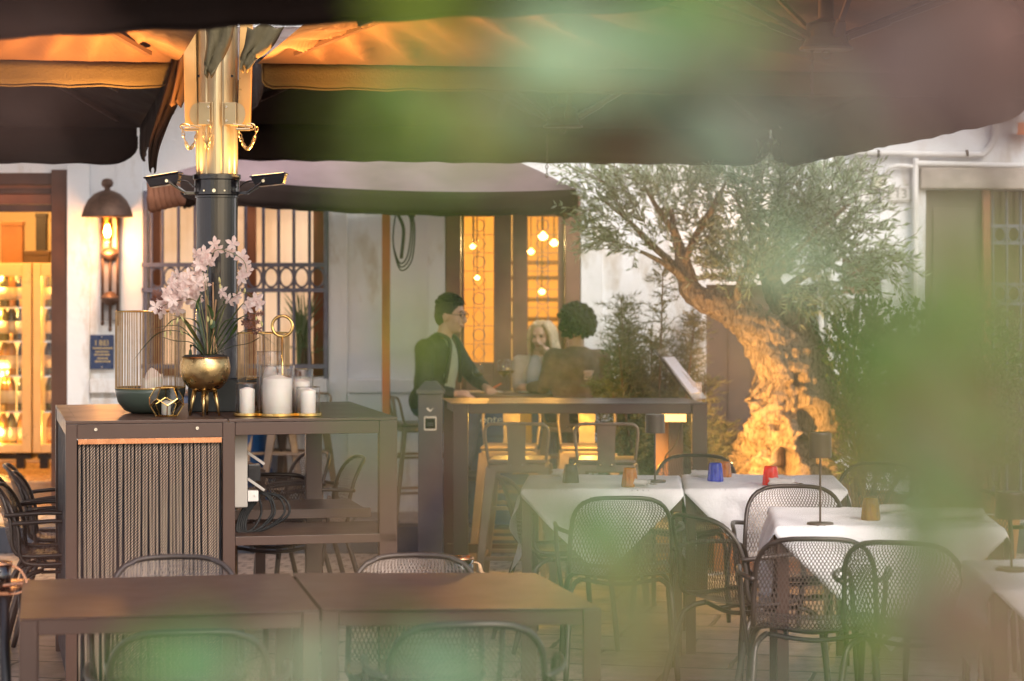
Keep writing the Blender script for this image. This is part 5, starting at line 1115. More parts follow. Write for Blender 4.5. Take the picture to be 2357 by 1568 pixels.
for px, d, w, lb in ((1105, 15.4, .14, 'white paper placemat in front of the man'), (1215, 15.35, .12, 'small white plate between woman and wine glasses')):
    m = MB()
    if w == .14: m.box((0, 0, .002), (.26, .18, .003), .2)
    else: m.lathe([(0, 0), (.05, 0), (.075, .008), (.074, .01), (.05, .003), (0, .003)], 28)
    o = m.build('placemat' if w == .14 else 'plate', mat('white_table_item', (.85, .85, .88), .6, 0, .02)); o.location = ((px-1178)/F*d, d-.08, GZ); tag(o, lb, 'placemat' if w == .14 else 'plate')
m = MB(); m.tube([(0, 0, .006), (.045, .0, .10)], [.006, .004], 8); o = m.build('straw', mat('orange_straw', (.9, .16, .03), .4)); o.location = ((1120-1178)/F*15.3, 15.28, GZ+.0); o.rotation_euler = (0, .6, 0); tag(o, 'orange stick beside the man\'s wine glass', 'stick')
# menu lectern
e = empty('menu_stand', (X(1600, 13.9), 13.9, 0)); tag(e, 'menu stand with a white page in a tilted clear frame', 'menu stand')
sl = Vector((-.24, 0, .27)).normalized()
m = MB(); m.box((0, .05, .55), (.035, .035, 1.1)); m.lathe([(0, 0), (.16, 0), (.16, .012), (0, .02)], 28, (0, .05, 0)); m.beam((.0, .0, 1.08), (-.14, 0, 1.19), .012, .03); m.build('post', mat('pale_steel', (.5, .5, .55), .3, .7, .1), e)
m = MB(); a = Vector((.035, -.03, 1.0)); b = a+Vector((-.235, 0, .29)); m.beam(a, b, .20, .016, up=(0, -1, -.0)) if False else m.beam(a, b, .24, .014, up=(1, 0, 0)); m.build('frame', glass('acrylic_frame', (.7, .68, .66), .1, 2.0), e)
e.rotation_euler = (0, 0, R(-22))
m = MB(); n_ = Vector((-.29, 0, -.235)).normalized(); m.beam(lerp(a, b, .12)-n_*.010, lerp(a, b, .82)-n_*.010, .19, .003, up=(1, 0, 0)); m.build('page', mat('white_page', (.85, .85, .95), .5, 0, .02), e)
# ---------------------------------------------------------------- people
HAIRD = mat('dark_hair', (.025, .016, .012), .6, 0, .4, 60, .6, 120); HAIRB = mat('blonde_hair', (.55, .42, .26), .5, 0, .3, 50, .5, 120); HAIRC = mat('dark_curly_hair', (.03, .02, .015), .7, 0, .4, 40, 1.0, 70)
JACK = mat('black_jacket', (.018, .018, .02), .75, 0, .3, 10, .4, 60); SHIRT = mat('pale_green_shirt', (.34, .40, .35), .8, 0, .12, 12, .4, 30); JEAN = mat('blue_trousers', (.06, .08, .14), .8, 0, .15, 12, .3, 60)
COAT = mat('beige_coat', (.50, .42, .36), .85, 0, .12, 10, .3, 40); TOP = mat('pale_top', (.62, .62, .68), .8, 0, .1, 10, .3, 40); CARD = mat('brown_cardigan', (.20, .12, .085), .9, 0, .25, 14, .8, 35); SHOE = mat('dark_shoe', (.02, .02, .02), .4)
EYE = mat('eye_dark', (.03, .02, .02), .2); LIP = mat('lips', (.40, .16, .13), .5)
def person(base, label, facing, pelvis, chest, neck, head, sh, el, ha, kn, ft, s=1.0, hair='short', hmat=None, top=None, leg=None, look=None, glasses=False, shirt=None, bulk=1.0):
    """all points are world coordinates; sh/el/ha/kn/ft are (right, left) pairs"""
    base = Vector(base); e = empty('person', base); tag(e, label, 'person', 'guests at the drum table')
    L = lambda p: Vector(p)-base
    f = Vector((*facing, 0)).normalized(); r = Vector((f.y, -f.x, 0)); u = Vector((0, 0, 1))
    lk = (Vector(look).normalized() if look else f); rr = lk.cross(u).normalized(); uu = rr.cross(lk)
    M3 = Matrix((rr, lk, uu)).transposed()
    hd = L(head); H_ = lambda x, y, z: hd+M3 @ Vector((x, y, z))*s
    m = MB()
    m.ell(H_(0, -.008, .02), (.073*s, .092*s, .092*s), 20, 14, M3); m.ell(H_(0, .022, -.045), (.056*s, .066*s, .065*s), 16, 10, M3); m.ell(H_(0, .058, -.085), (.024*s, .024*s, .02*s), 10, 8, M3)
    m.tube([H_(0, .082, .02), H_(0, .098, -.012), H_(0, .112, -.026)], [.009*s, .012*s, .014*s], 8); m.ell(H_(0, .10, -.03), (.017*s, .014*s, .011*s), 10, 6, M3)
    for sx in (-1, 1):
        m.ell(H_(sx*.030, .078, .028), (.022*s, .014*s, .009*s), 8, 6, M3); m.ell(H_(sx*.040, .058, -.025), (.024*s, .026*s, .026*s), 10, 8, M3); m.ell(H_(sx*.074, -.005, -.01), (.010*s, .020*s, .032*s), 8, 6, M3)
    m.ell(H_(0, .086, -.058), (.022*s, .010*s, .011*s), 8, 6, M3)
    m.tube([H_(0, -.015, -.04), L(neck), L(chest)+u*.05], [.052*s, .05*s, .09*s], 14)
    m.tube([L(pelvis), lerp(L(pelvis), L(chest), .5), L(chest)], [.12*s*bulk, .11*s*bulk, .13*s*bulk], 16)
    for i in (0, 1):
        m.tube([L(sh[i]), lerp(L(sh[i]), L(el[i]), .5), L(el[i])], [.05*s, .044*s, .036*s], 12); m.tube([L(el[i]), lerp(L(el[i]), L(ha[i]), .4), L(ha[i])], [.036*s, .034*s, .022*s], 12)
        m.tube([L(pelvis)+r*(.08*s if i == 0 else -.08*s), L(kn[i])], [.085*s, .055*s], 12); m.tube([L(kn[i]), L(ft[i])+u*.06], [.055*s, .036*s], 12)
        d = (L(ha[i])-L(el[i])).normalized(); sd = d.cross(u).normalized(); up2 = sd.cross(d); p0 = L(ha[i])
        m.tube([p0, p0+d*.03*s, p0+d*.075*s], [.022*s, .030*s, .030*s], 10)
        for k in range(4):
            q = p0+d*.07*s+sd*(k-1.5)*.0165*s; ln = (.055, .065, .062, .048)[k]*s; m.tube([q, q+d*ln*.5-up2*.006, q+d*ln*.85-up2*.028*s, q+d*ln*.8-up2*.045*s], [.0095*s, .009*s, .008*s, .007*s], 6)
        q = p0+d*.02*s+sd*(.026*s if i == 0 else -.026*s); m.tube([q, q+d*.035*s+sd*(.02*s if i == 0 else -.02*s), q+d*.062*s+sd*(.018*s if i == 0 else -.018*s)-up2*.01], [.011*s, .010*s, .008*s], 6)
    o = m.build('body', SKIN, e, smooth=True); rm = o.modifiers.new('remesh', 'REMESH'); rm.mode = 'VOXEL'; rm.voxel_size = .0075; rm.use_smooth_shade = True; sm = o.modifiers.new('smooth', 'SMOOTH'); sm.iterations = 3; sm.factor = .5
    def cloth(m, name, mt, vx=.011, it=4):
        o = m.build(name, mt, e, smooth=True); rm = o.modifiers.new('remesh', 'REMESH'); rm.mode = 'VOXEL'; rm.voxel_size = vx; rm.use_smooth_shade = True; sm = o.modifiers.new('smooth', 'SMOOTH'); sm.iterations = it; sm.factor = .5; return o
    # upper garment
    m = MB(); w = bulk; sr, sl = L(sh[0]), L(sh[1]); ch = L(chest); pv = L(pelvis); Rf = Matrix((r, f, u)).transposed()
    m.tube([sr, sl], [.068*s, .068*s], 14); m.ell(ch+u*.0, (.175*s*w, .125*s*w, .16*s), 18, 12, Rf); m.ell(lerp(pv, ch, .5), (.165*s*w, .125*s*w, .17*s), 18, 12, Rf); m.ell(pv+u*.03, (.17*s*w, .14*s*w, .12*s), 18, 12, Rf)
    m.tube([sr-u*.03, pv+r*.11*s+u*.02], [.06*s, .06*s], 12); m.tube([sl-u*.03, pv-r*.11*s+u*.02], [.06*s, .06*s], 12)
    m.tube([lerp(L(neck), ch, .5)-f*.02, L(neck)-f*.018-u*.015], [.085*s, .068*s], 14)
    for i in (0, 1):
        mid = lerp(L(sh[i]), L(el[i]), .5); m.tube([L(sh[i]), mid+Vector((0, 0, -.005)), L(el[i])], [.069*s, .060*s, .053*s], 12); m.ell(L(sh[i]), (.072*s,)*3, 12, 8)
        a, b = L(el[i]), L(ha[i]); m.tube([a, lerp(a, b, .3), lerp(a, b, .62), lerp(a, b, .93)], [.053*s, .050*s, .042*s, .036*s], 12)
        for k in range(3): q = lerp(a, b, .1+.25*k); m.ell(q, (.050*s-.004*k, .050*s-.004*k, .018), 10, 6)
    cloth(m, 'jacket' if shirt else 'cardigan', top)
    if shirt:
        m = MB(); c = ch+f*.042-u*.03; m.ell(c, (.085*s, .098*s, .19*s), 16, 12, Rf); m.ell(lerp(pv, ch, .45)+f*.045, (.09*s, .10*s, .18*s), 16, 12, Rf); cloth(m, 'shirt', shirt)
        m = MB(); cn = L(neck)
        for sx in (-1, 1): m.tube(smooth_path([cn-f*.05+r*sx*.03, cn+r*sx*.062, cn+f*.07+r*sx*.05-u*.04, ch+f*.125+r*sx*.075-u*.02, lerp(pv, ch, .5)+f*.13+r*sx*.085], 5), .013*s, 7)
        m.build('collar', top, e, smooth=True)
    m = MB()
    for i in (0, 1):
        hp = pv+r*(.085*s if i == 0 else -.085*s); m.tube([hp, lerp(hp, L(kn[i]), .5), L(kn[i])], [.105*s, .088*s, .068*s], 12); m.tube([L(kn[i]), lerp(L(kn[i]), L(ft[i]), .5), L(ft[i])+u*.09], [.068*s, .058*s, .048*s], 12); m.ell(L(kn[i]), (.068*s,)*3, 10, 8)
    m.ell(pv, (.16*s, .13*s, .10*s), 14, 10, Rf); cloth(m, 'trousers', leg or JEAN, .012)
    for i in (0, 1):
        m = MB(); p = L(ft[i]); m.ell(p+f*.05+u*.028, (.045, .12, .035), 12, 8, Rf); m.ell(p+u*.06, (.045, .05, .05), 12, 8, Rf); m.build('shoe', SHOE, e, smooth=True)
    # face
    for sx in (-1, 1):
        m = MB(); m.ell(H_(sx*.030, .083, .012), (.011*s, .005*s, .006*s), 10, 6, M3); m.build('eye', EYE, e, smooth=True)
        m = MB(); m.tube([H_(sx*.014, .092, .033), H_(sx*.030, .092, .038), H_(sx*.047, .080, .032)], .0035*s, 6); m.build('eyebrow', hmat, e, smooth=True)
    m = MB(); m.tube([H_(-.024, .084, -.054), H_(-.01, .096, -.059), H_(.01, .096, -.059), H_(.024, .084, -.054)], [.003*s, .006*s, .006*s, .003*s], 6); m.build('mouth', LIP, e, smooth=True)
    if glasses:
        m = MB()
        for sx in (-1, 1):
            m.tube([H_(sx*.031+math.cos(t*math.pi/7)*.022, .098, .010+math.sin(t*math.pi/7)*.017) for t in range(14)], .0022, 5, closed=True); m.tube([H_(sx*.053, .096, .014), H_(sx*.078, .0, .012)], .002, 5)
        m.tube([H_(-.009, .1, .012), H_(.009, .1, .012)], .002, 5); m.build('glasses', DARKM, e)
    # hair
    m = MB()
    if hair == 'short':
        m.ell(H_(0, -.022, .040), (.084*s, .094*s, .090*s), 18, 12, M3); m.ell(H_(0, -.052, .0), (.076*s, .062*s, .085*s), 16, 10, M3); m.ell(H_(0, .038, .088), (.052*s, .040*s, .026*s), 14, 8, M3)
        for k in range(170):
            a = random.uniform(-math.pi, math.pi); q_ = random.uniform(.1, 1.25); x0, y0, z0 = math.sin(q_)*math.cos(a)*.086, math.sin(q_)*math.sin(a)*.094-.026, math.cos(q_)*.092+.042
            m.tube([H_(x0*.96, y0*.96, z0-.004), H_(x0*1.04+.006, y0*1.05+.012, z0+.010), H_(x0*1.07+.010, y0*1.06+.026, z0+.006)], [.008*s, .006*s, .002*s], 5)
    elif hair == 'long':
        m.ell(H_(0, -.025, .040), (.086*s, .096*s, .088*s), 18, 12, M3)
        for sx in (-1, 1):
            for k in range(9):
                y = .052-.018*k; m.tube(smooth_path([H_(sx*.035, y*.8, .118-.1*abs(y)), H_(sx*.082, y, .05), H_(sx*.092, y-.005, -.05), H_(sx*(.095+.01*(k % 3)), y*.8-.01, -.16), H_(sx*.085, y*.6, -.25-.012*(k % 4))], 4), [.018*s]*12+[.014*s]*4+[.006*s], 7)
        for k in range(8): x = -.07+.02*k; m.tube(smooth_path([H_(x*.5, -.07, .10), H_(x, -.105, 0), H_(x*1.05, -.10, -.13), H_(x*1.1, -.09, -.24)], 4), [.022*s]*9+[.016*s]*3+[.008*s], 7)
    else:
        m.ell(H_(0, -.02, .03), (.095*s, .105*s, .10*s), 16, 12, M3)
        for k in range(520):
            a = random.uniform(0, 6.283); zz = random.uniform(-.75, 1); q = math.sqrt(max(0, 1-zz*zz)); x, y = math.cos(a)*q, math.sin(a)*q
            if y > .55 and zz < .5: continue
            m.ell(H_(x*random.uniform(.095, .135), y*random.uniform(.1, .135)-.02, zz*random.uniform(.10, .142)+.02), (random.uniform(.008, .018)*s,)*3, 5, 4)
    o = m.build('hair', hmat, e, smooth=True)
    if hair == 'long': rm = o.modifiers.new('remesh', 'REMESH'); rm.mode = 'VOXEL'; rm.voxel_size = .006; rm.use_smooth_shade = True
    return e
random.seed(21)
def W(px, z, d): return Vector(((px-1178)/F*d, d, z))
PV = .166
dm = 15.17
person((X(985, dm), dm, PV), 'man with short dark hair and glasses in black jacket and pale green shirt, facing right', (.86, -.50),
       W(992, .90, dm+.03), W(1008, 1.19, dm), W(1022, 1.345, dm-.01), W(1038, 1.465, dm-.02), (W(978, 1.255, dm-.16), W(1040, 1.265, dm+.17)), (W(975, 1.01, dm-.22), W(1090, 1.07, dm+.20)), (W(1052, .985, dm-.26), W(1118, 1.01, dm)),
       (W(1085, .86, dm-.16), W(1100, .86, dm+.10)), (W(1068, PV+.28, dm-.14), W(1085, PV+.28, dm+.1)), s=.98, hair='short', hmat=HAIRD, top=JACK, leg=JEAN, look=(.88, -.42, -.12), glasses=True, shirt=SHIRT)
dw = 15.58
person((X(1240, dw), dw, PV), 'blonde woman in beige coat and pale top, hand raised to her chin', (-.25, -.97),
       W(1238, .88, dw+.02), W(1237, 1.09, dw), W(1240, 1.215, dw-.02), W(1246, 1.325, dw-.05), (W(1196, 1.15, dw), W(1284, 1.15, dw-.02)), (W(1192, .99, dw-.10), W(1290, 1.0, dw-.15)), (W(1222, .995, dw-.30), W(1262, 1.20, dw-.15)),
       (W(1215, .84, dw-.33), W(1262, .84, dw-.33)), (W(1212, PV+.26, dw-.30), W(1265, PV+.26, dw-.30)), s=.80, hair='long', hmat=HAIRB, top=COAT, leg=JEAN, look=(-.35, -.9, -.15), shirt=TOP)
dt = 14.98+.12
person((X(1325, dt), dt, PV), 'person with big dark curly hair and brown cardigan, back turned towards us', (-.62, .78),
       W(1326, .90, dt), W(1328, 1.13, dt), W(1327, 1.27, dt+.01), W(1322, 1.40, dt+.02), (W(1382, 1.19, dt+.06), W(1274, 1.20, dt-.06)), (W(1400, .99, dt+.10), W(1252, 1.02, dt-.02)), (W(1330, 1.0, dt+.28), W(1215, 1.01, dt+.12)),
       (W(1290, .86, dt+.30), W(1240, .86, dt+.22)), (W(1300, PV+.28, dt+.2), W(1250, PV+.28, dt+.16)), s=.95, hair='curly', hmat=HAIRC, top=CARD, leg=JEAN, look=(-.6, .8, -.05), bulk=1.0)
stool(X(1240, dw), dw, 170, 'steel stool under the blonde woman', z=.1661)
stool(X(1328, dt), dt, -35, 'steel stool under the curly haired person', z=.1661)

# ---------------------------------------------------------------- olive tree
def barkmat():
    m = bpy.data.materials.new('olive_bark'); m.use_nodes = True; n = m.node_tree.nodes; L = m.node_tree.links; b = n['Principled BSDF']
    tc = n.new('ShaderNodeTexCoord'); mp = n.new('ShaderNodeMapping'); mp.inputs['Scale'].default_value = (16, 16, 5); mp.inputs['Rotation'].default_value = (0, R(-18), 0); L.new(tc.outputs['Object'], mp.inputs[0])
    nz = n.new('ShaderNodeTexNoise'); nz.inputs['Scale'].default_value = 3; nz.inputs['Detail'].default_value = 10; nz.inputs['Roughness'].default_value = .7; nz.inputs['Distortion'].default_value = .35; L.new(mp.outputs[0], nz.inputs[0])
    rp = n.new('ShaderNodeValToRGB'); e = rp.color_ramp.elements; e[0].position = .36; e[0].color = (.10, .07, .045, 1); e[1].position = .55; e[1].color = (.46, .36, .25, 1); L.new(nz.outputs[0], rp.inputs[0]); L.new(rp.outputs[0], b.inputs['Base Color']); b.inputs['Roughness'].default_value = .9
    bp = n.new('ShaderNodeBump'); bp.inputs['Strength'].default_value = 1; bp.inputs['Distance'].default_value = .03; L.new(nz.outputs[0], bp.inputs['Height']); L.new(bp.outputs[0], b.inputs['Normal']); return m
BARK = barkmat(); TD = 14.25; pxm = TD/F
tree = empty('olive_tree', (X(1805, TD), TD, .52)); tag(tree, 'old gnarled olive tree leaning left, trunk lit orange from below', 'tree')
def limb(m, path, n=64, k=14, amp=.35, hollows=(), seed=0, dz=0):
    """path: (px, py, radius px, depth offset m)"""
    pts = [Vector(((x-1178)*pxm, TD+o, H-(y-640)*pxm)) for x, y, r, o in path]; rr = [r*pxm for _, _, r, _ in path]
    sp = smooth_path(pts, k); rs = smooth_path([Vector((a, 0, 0)) for a in rr], k); N = len(sp); vs = []; fs = []; ax = Vector((1, 0, 0))
    for i, p in enumerate(sp):
        d = (sp[min(i+1, N-1)]-sp[max(i-1, 0)]).normalized(); x = (ax-d*ax.dot(d)).normalized(); y = d.cross(x); ax = x
        for j in range(n):
            t = 2*math.pi*j/n; dr = x*math.cos(t)+y*math.sin(t); r = rs[i].x; q = p+dr*r
            tw = t+i*.035+seed
            rid = abs(math.sin(tw*3.5+1.4*noise.noise(q*3)))*.22+abs(math.sin(tw*8+2*noise.noise(q*5)))*.10
            a = 1-amp*.25+amp*(rid*.7)+amp*.6*noise.noise(q*4.5+Vector((seed, 0, 0)))+amp*.30*noise.noise(Vector((q.x*26, q.y*26, q.z*9)))+amp*.22*noise.noise(Vector((q.x*60, q.y*60, q.z*22)))
            if seed == 0:
                lf = 1-min(1, max(0, (p.z-.6)/.9)); a += lf*(.75*(noise.noise(q*6.5+Vector((5, 2, 1))))-.35*abs(noise.noise(q*17))+.08*noise.noise(q*45))
            q = p+dr*r*max(.25, a)
            for hx, hy, hr, hd in hollows:
                hc = Vector(((hx-1178)*pxm, TD-r, H-(hy-640)*pxm)); dd = math.hypot(q.x-hc.x, (q.z-hc.z)*.8)/(hr*pxm)
                if dd < 1 and dr.y < .1: q = q-dr*min(.92, hd*1.35)*r*(1-dd**6)
            vs.append(q-tree.location)
    for i in range(N-1):
        for j in range(n): l = (j+1) % n; fs.append((i*n+j, i*n+l, (i+1)*n+l, (i+1)*n+j))
    fs.append(tuple((N-1)*n+k_ for k_ in range(n))); m.add(vs, fs); return sp
m = MB()
HOL = ((1795, 1060, 30, .75), (1735, 985, 18, .5), (1850, 960, 26, .6), (1755, 1030, 12, .35), (1835, 1010, 14, .3), (1810, 915, 34, .35), (1862, 1010, 14, .4), (1832, 872, 14, .5), (1775, 975, 10, .3))
limb(m, [(1806, 1118, 132, .02), (1806, 1070, 116, 0), (1808, 1020, 98, 0), (1822, 960, 104, 0), (1822, 905, 100, .02), (1806, 850, 86, .02), (1768, 790, 58, .0), (1728, 745, 45, -.02), (1680, 712, 40, -.03), (1630, 694, 33, -.02), (1595, 672, 28, 0), (1580, 630, 22, .02), (1566, 580, 15, .03), (1552, 530, 10, .03), (1545, 480, 6, .03)], n=150, k=20, amp=.42, hollows=HOL)
limb(m, [(1890, 980, 40, .12), (1885, 900, 46, .14), (1868, 820, 40, .16), (1838, 750, 34, .16), (1800, 690, 28, .15), (1770, 620, 20, .12), (1755, 550, 13, .1), (1745, 490, 8, .1)], n=64, seed=3, amp=.45)
for pth in ([(1600, 690, 20, 0), (1560, 620, 10, .1), (1500, 560, 8, .15), (1440, 500, 5, .1), (1390, 460, 3, .1)], [(1575, 600, 11, 0), (1600, 540, 8, -.1), (1640, 470, 6, -.15), (1670, 410, 3, -.15)], [(1780, 640, 16, .1), (1830, 580, 10, .0), (1890, 520, 7, -.05), (1950, 470, 4, -.1)],
            [(1790, 690, 18, .1), (1850, 640, 10, .2), (1930, 600, 6, .25), (1990, 560, 4, .25)], [(1555, 540, 9, 0), (1510, 480, 6, -.1), (1480, 430, 3, -.1)], [(1755, 560, 12, .1), (1720, 500, 7, .2), (1700, 440, 4, .2)], [(1585, 650, 12, 0), (1530, 610, 7, -.12), (1470, 580, 4, -.2)], [(1690, 700, 12, -.05), (1700, 640, 7, -.15), (1720, 590, 4, -.2)]):
    limb(m, pth, n=12, k=6, amp=.2, seed=7)
m.build('trunk', BARK, tree, smooth=True)
OLV = leafy('olive_leaf', [(.20, .25, .12), (.36, .43, .25), (.48, .56, .40), (.62, .68, .56)], .45, .4)
def twigs(m, mt_, cl, ll, lw, n_leaf, tl, org, rnd=1.0, down=.0):
    """cl: list of (px, py, depth, rx px, ry px, rz m, count, outward centre px/py)"""
    for (cx, cy_, cd, rx, ry, rz_, cnt, ox, oy) in cl:
        for _ in range(cnt):
            while True:
                a, b, c = [random.uniform(-1, 1) for _ in range(3)]
                if a*a+b*b+c*c < 1: break
            pm = cd/F; p = Vector(((cx+a*rx-1178)*pm, cd+c*rz_, H-(cy_+b*ry-640)*pm))
            o = Vector(((ox-1178)*pm, cd, H-(oy-640)*pm)); d = (p-o).normalized()+Vector((random.gauss(0, .45), random.gauss(0, .5), random.gauss(0, .45)-down)); d.normalize()
            L_ = tl*random.uniform(.6, 1.2); q = p.copy(); x, y, _z = frame(p, d); bend = Vector((random.gauss(0, .1), random.gauss(0, .1), random.uniform(-.35, .2)))
            prev = q
            pts = []
            for i in range(n_leaf):
                t = i/(n_leaf-1); q = p+d*L_*t+bend*L_*t*t; pts.append(q)
                for sgn in (-1, 1):
                    if random.random() < .15: continue
                    an = random.uniform(0, 6.28) if rnd > .5 else (i*1.57); sd = (x*math.cos(an)+y*math.sin(an))*sgn; ld = (d*.75+sd*random.uniform(.5, .9)+Vector((0, 0, random.uniform(-.2, .2)))).normalized()
                    l = ll*random.uniform(.6, 1.15); w = lw*random.uniform(.8, 1.2); nn = ld.cross(Vector((random.gauss(0, 1), random.gauss(0, 1), random.gauss(0, 1)))).normalized()*w; up = ld.cross(nn).normalized()*l*.08
                    m.add([q-org, q+ld*l*.45+nn+up-org, q+ld*l-org, q+ld*l*.45-nn+up-org], [(0, 1, 2, 3)])
            if mt_ is not None: mt_.tube([v-org for v in pts[::3]+[pts[-1]]], .0022, 3, caps=False)
m = MB(); mt_ = MB(); random.seed(5)
CL = [(1420, 440, 13.0, 100, 50, .30, 60, 1560, 560), (1400, 505, 13.0, 75, 50, .25, 34, 1560, 560), (1470, 550, 12.9, 80, 50, .3, 44, 1570, 640), (1520, 450, 13.1, 90, 60, .4, 60, 1580, 600), (1600, 500, 13.1, 60, 90, .4, 44, 1620, 650),
      (1660, 430, 13.0, 90, 60, .45, 80, 1680, 600), (1740, 560, 13.0, 100, 90, .45, 190, 1740, 650), (1700, 630, 13.0, 60, 40, .35, 50, 1720, 690), (1800, 450, 13.0, 110, 70, .5, 130, 1780, 620), (1850, 560, 13.0, 100, 80, .5, 170, 1790, 640),
      (1920, 450, 13.0, 80, 75, .4, 80, 1830, 600), (1950, 430, 13.0, 35, 50, .3, 14, 1880, 560), (1950, 530, 13.1, 60, 45, .35, 40, 1850, 600), (1950, 610, 13.1, 80, 50, .35, 60, 1830, 620), (2020, 590, 13.2, 40, 40, .25, 18, 1850, 600), (1860, 660, 13.1, 80, 40, .3, 60, 1800, 620),
      (1710, 690, 12.8, 30, 22, .05, 6, 1700, 730), (1640, 600, 13.2, 50, 50, .3, 26, 1650, 680), (1780, 400, 13.2, 60, 40, .3, 20, 1780, 560), (1770, 365, 13.2, 20, 30, .2, 8, 1770, 560)]
CL = [c[:2]+(c[2]+1.25,)+c[3:6]+(int(c[6]*.66),)+c[7:] for c in CL]
twigs(m, mt_, CL, .064, .0068, 11, .24, tree.location)
m.build('crown', OLV, tree); mt_.build('twigs', mat('olive_twig', (.17, .13, .08), .8), tree)
# planter under the tree, uplight, pruned stub
PLN = mat('corten_planter', (.26, .11, .05), .7, 0, .25, 5, .3, 30)
e = empty('planter', (X(1795, TD), TD, 0)); tag(e, 'large rust coloured planter box holding the olive tree', 'planter')
m = MB(); m.b2((-.42, -.36, 0), (.40, -.34, .52)); m.b2((-.42, .34, 0), (.40, .36, .52)); m.b2((-.42, -.339, 0), (-.40, .339, .52)); m.b2((.38, -.339, 0), (.40, .339, .52)); m.build('box_walls', PLN, e, bevel=.003)
m = MB(); m.b2((-.398, -.338, .4), (.378, .338, .49)); m.build('soil', mat('dark_soil', (.03, .02, .015), .95, 0, .4, 30, 1, 60), e)
e = empty('garden_spotlight', (X(1676, 13.5), 13.47, -.14)); tag(e, 'small black uplight on a stake aimed at the olive trunk', 'spotlight')
m = MB(); m.tube([(0, 0, .14), (0, 0, .76)], .007, 8); m.build('stake', BLACKG, e)
m = MB(); m.lathe([(0, .76), (.022, .76), (.026, .81), (.022, .81), (0, .79)], 16); m.build('lamp_body', BLACKG, e)
m = MB(); m.lathe([(0, .7905), (.021, .8105), (0, .8106)], 16); m.build('lens', lit('uplight_lens', (1, .6, .2), 15), e)
spot('uplight_beam', Vector((X(1676, 13.5), 13.45, .68)), Vector((X(1785, TD), TD, .85)), 105, (1, .47, .11), 80, .8, .03)
spot('uplight_beam', Vector((X(1676, 13.5), 13.45, .70)), Vector((X(1690, TD), TD, 1.6)), 42, (1, .5, .14), 60, .9, .03)

# ---------------------------------------------------------------- conifers, hedges, plants
CON = leafy('conifer_needle', [(.08, .10, .04), (.14, .16, .08), (.20, .17, .10), (.24, .25, .15)], .6, .2)
def conifer(px, d, py_top, wpx, label, pots, z0=0.0, nst=11, dens=1.0):
    pm = d/F; base = Vector((X(px, d), d, z0)); e = empty('conifer_shrub', base); tag(e, label, 'shrub', 'feathery conifers in pots')
    m = MB(); st = MB(); ztop = H-(py_top-640)*pm-z0
    for k in range(nst):
        ang = random.uniform(0, 6.28); rr = random.uniform(.1, 1)*wpx*pm*.5; topz = ztop*random.uniform(.62, 1.0)*(1-.25*rr/(wpx*pm*.5)); a = Vector((0, 0, .3)); b = Vector((math.cos(ang)*rr*.7, math.sin(ang)*rr*.7, topz*.6)); c = Vector((math.cos(ang)*rr, math.sin(ang)*rr, topz))
        path = smooth_path([a, b, c], 14); st.tube(path, [.010*(1-i/len(path))+.0025 for i in range(len(path))], 5)
        for i, p in enumerate(path[5:]):
            for _ in range(int(4*dens)):
                dr = Vector((random.gauss(0, 1), random.gauss(0, 1), random.uniform(.1, 1.1))).normalized(); L_ = random.uniform(.10, .26)*(1-.5*i/len(path)); nb = 9
                for j in range(nb):
                    q = p+dr*L_*(j+1)/nb+Vector((0, 0, -.02*(j/nb)**2))
                    for _k in range(2):
                        ld = (dr*.9+Vector((random.gauss(0, .6), random.gauss(0, .6), random.gauss(0, .6)))).normalized(); nn = ld.cross(Vector((random.gauss(0, 1), 1, random.gauss(0, 1)))).normalized()*.0028; l = random.uniform(.025, .05)
                        m.add([q-nn, q+nn, q+ld*l], [(0, 1, 2)])
    m.build('foliage', CON, e); st.build('stem', mat('conifer_stem', (.16, .10, .06), .8), e)
    p = MB(); p.lathe([(0, 0), (pots*.75, 0), (pots, .34), (pots+.012, .34), (pots+.012, .38), (pots-.01, .38), (pots-.02, .33), (0, .33)], 28); p.build('pot', mat('taupe_pot', (.18, .12, .09), .6, 0, .15), e, smooth=False)
    return e
random.seed(8)
conifer(1500, 14.3, 560, 230, 'tall feathery conifer behind the bar table, between the door and the olive', .18, 0, 15, 1.3)
conifer(1440, 14.5, 700, 150, 'lower brownish conifer left of the tall one behind the bar table', .16, 0, 9, 1.3)
conifer(1590, 14.5, 690, 120, 'feathery conifer just left of the olive trunk behind the menu stand', .16, 0, 9, 1.2)
conifer(1655, 14.7, 935, 55, 'small feathery conifer at the right end of the bar table', .12, 0, 7, 1.0)
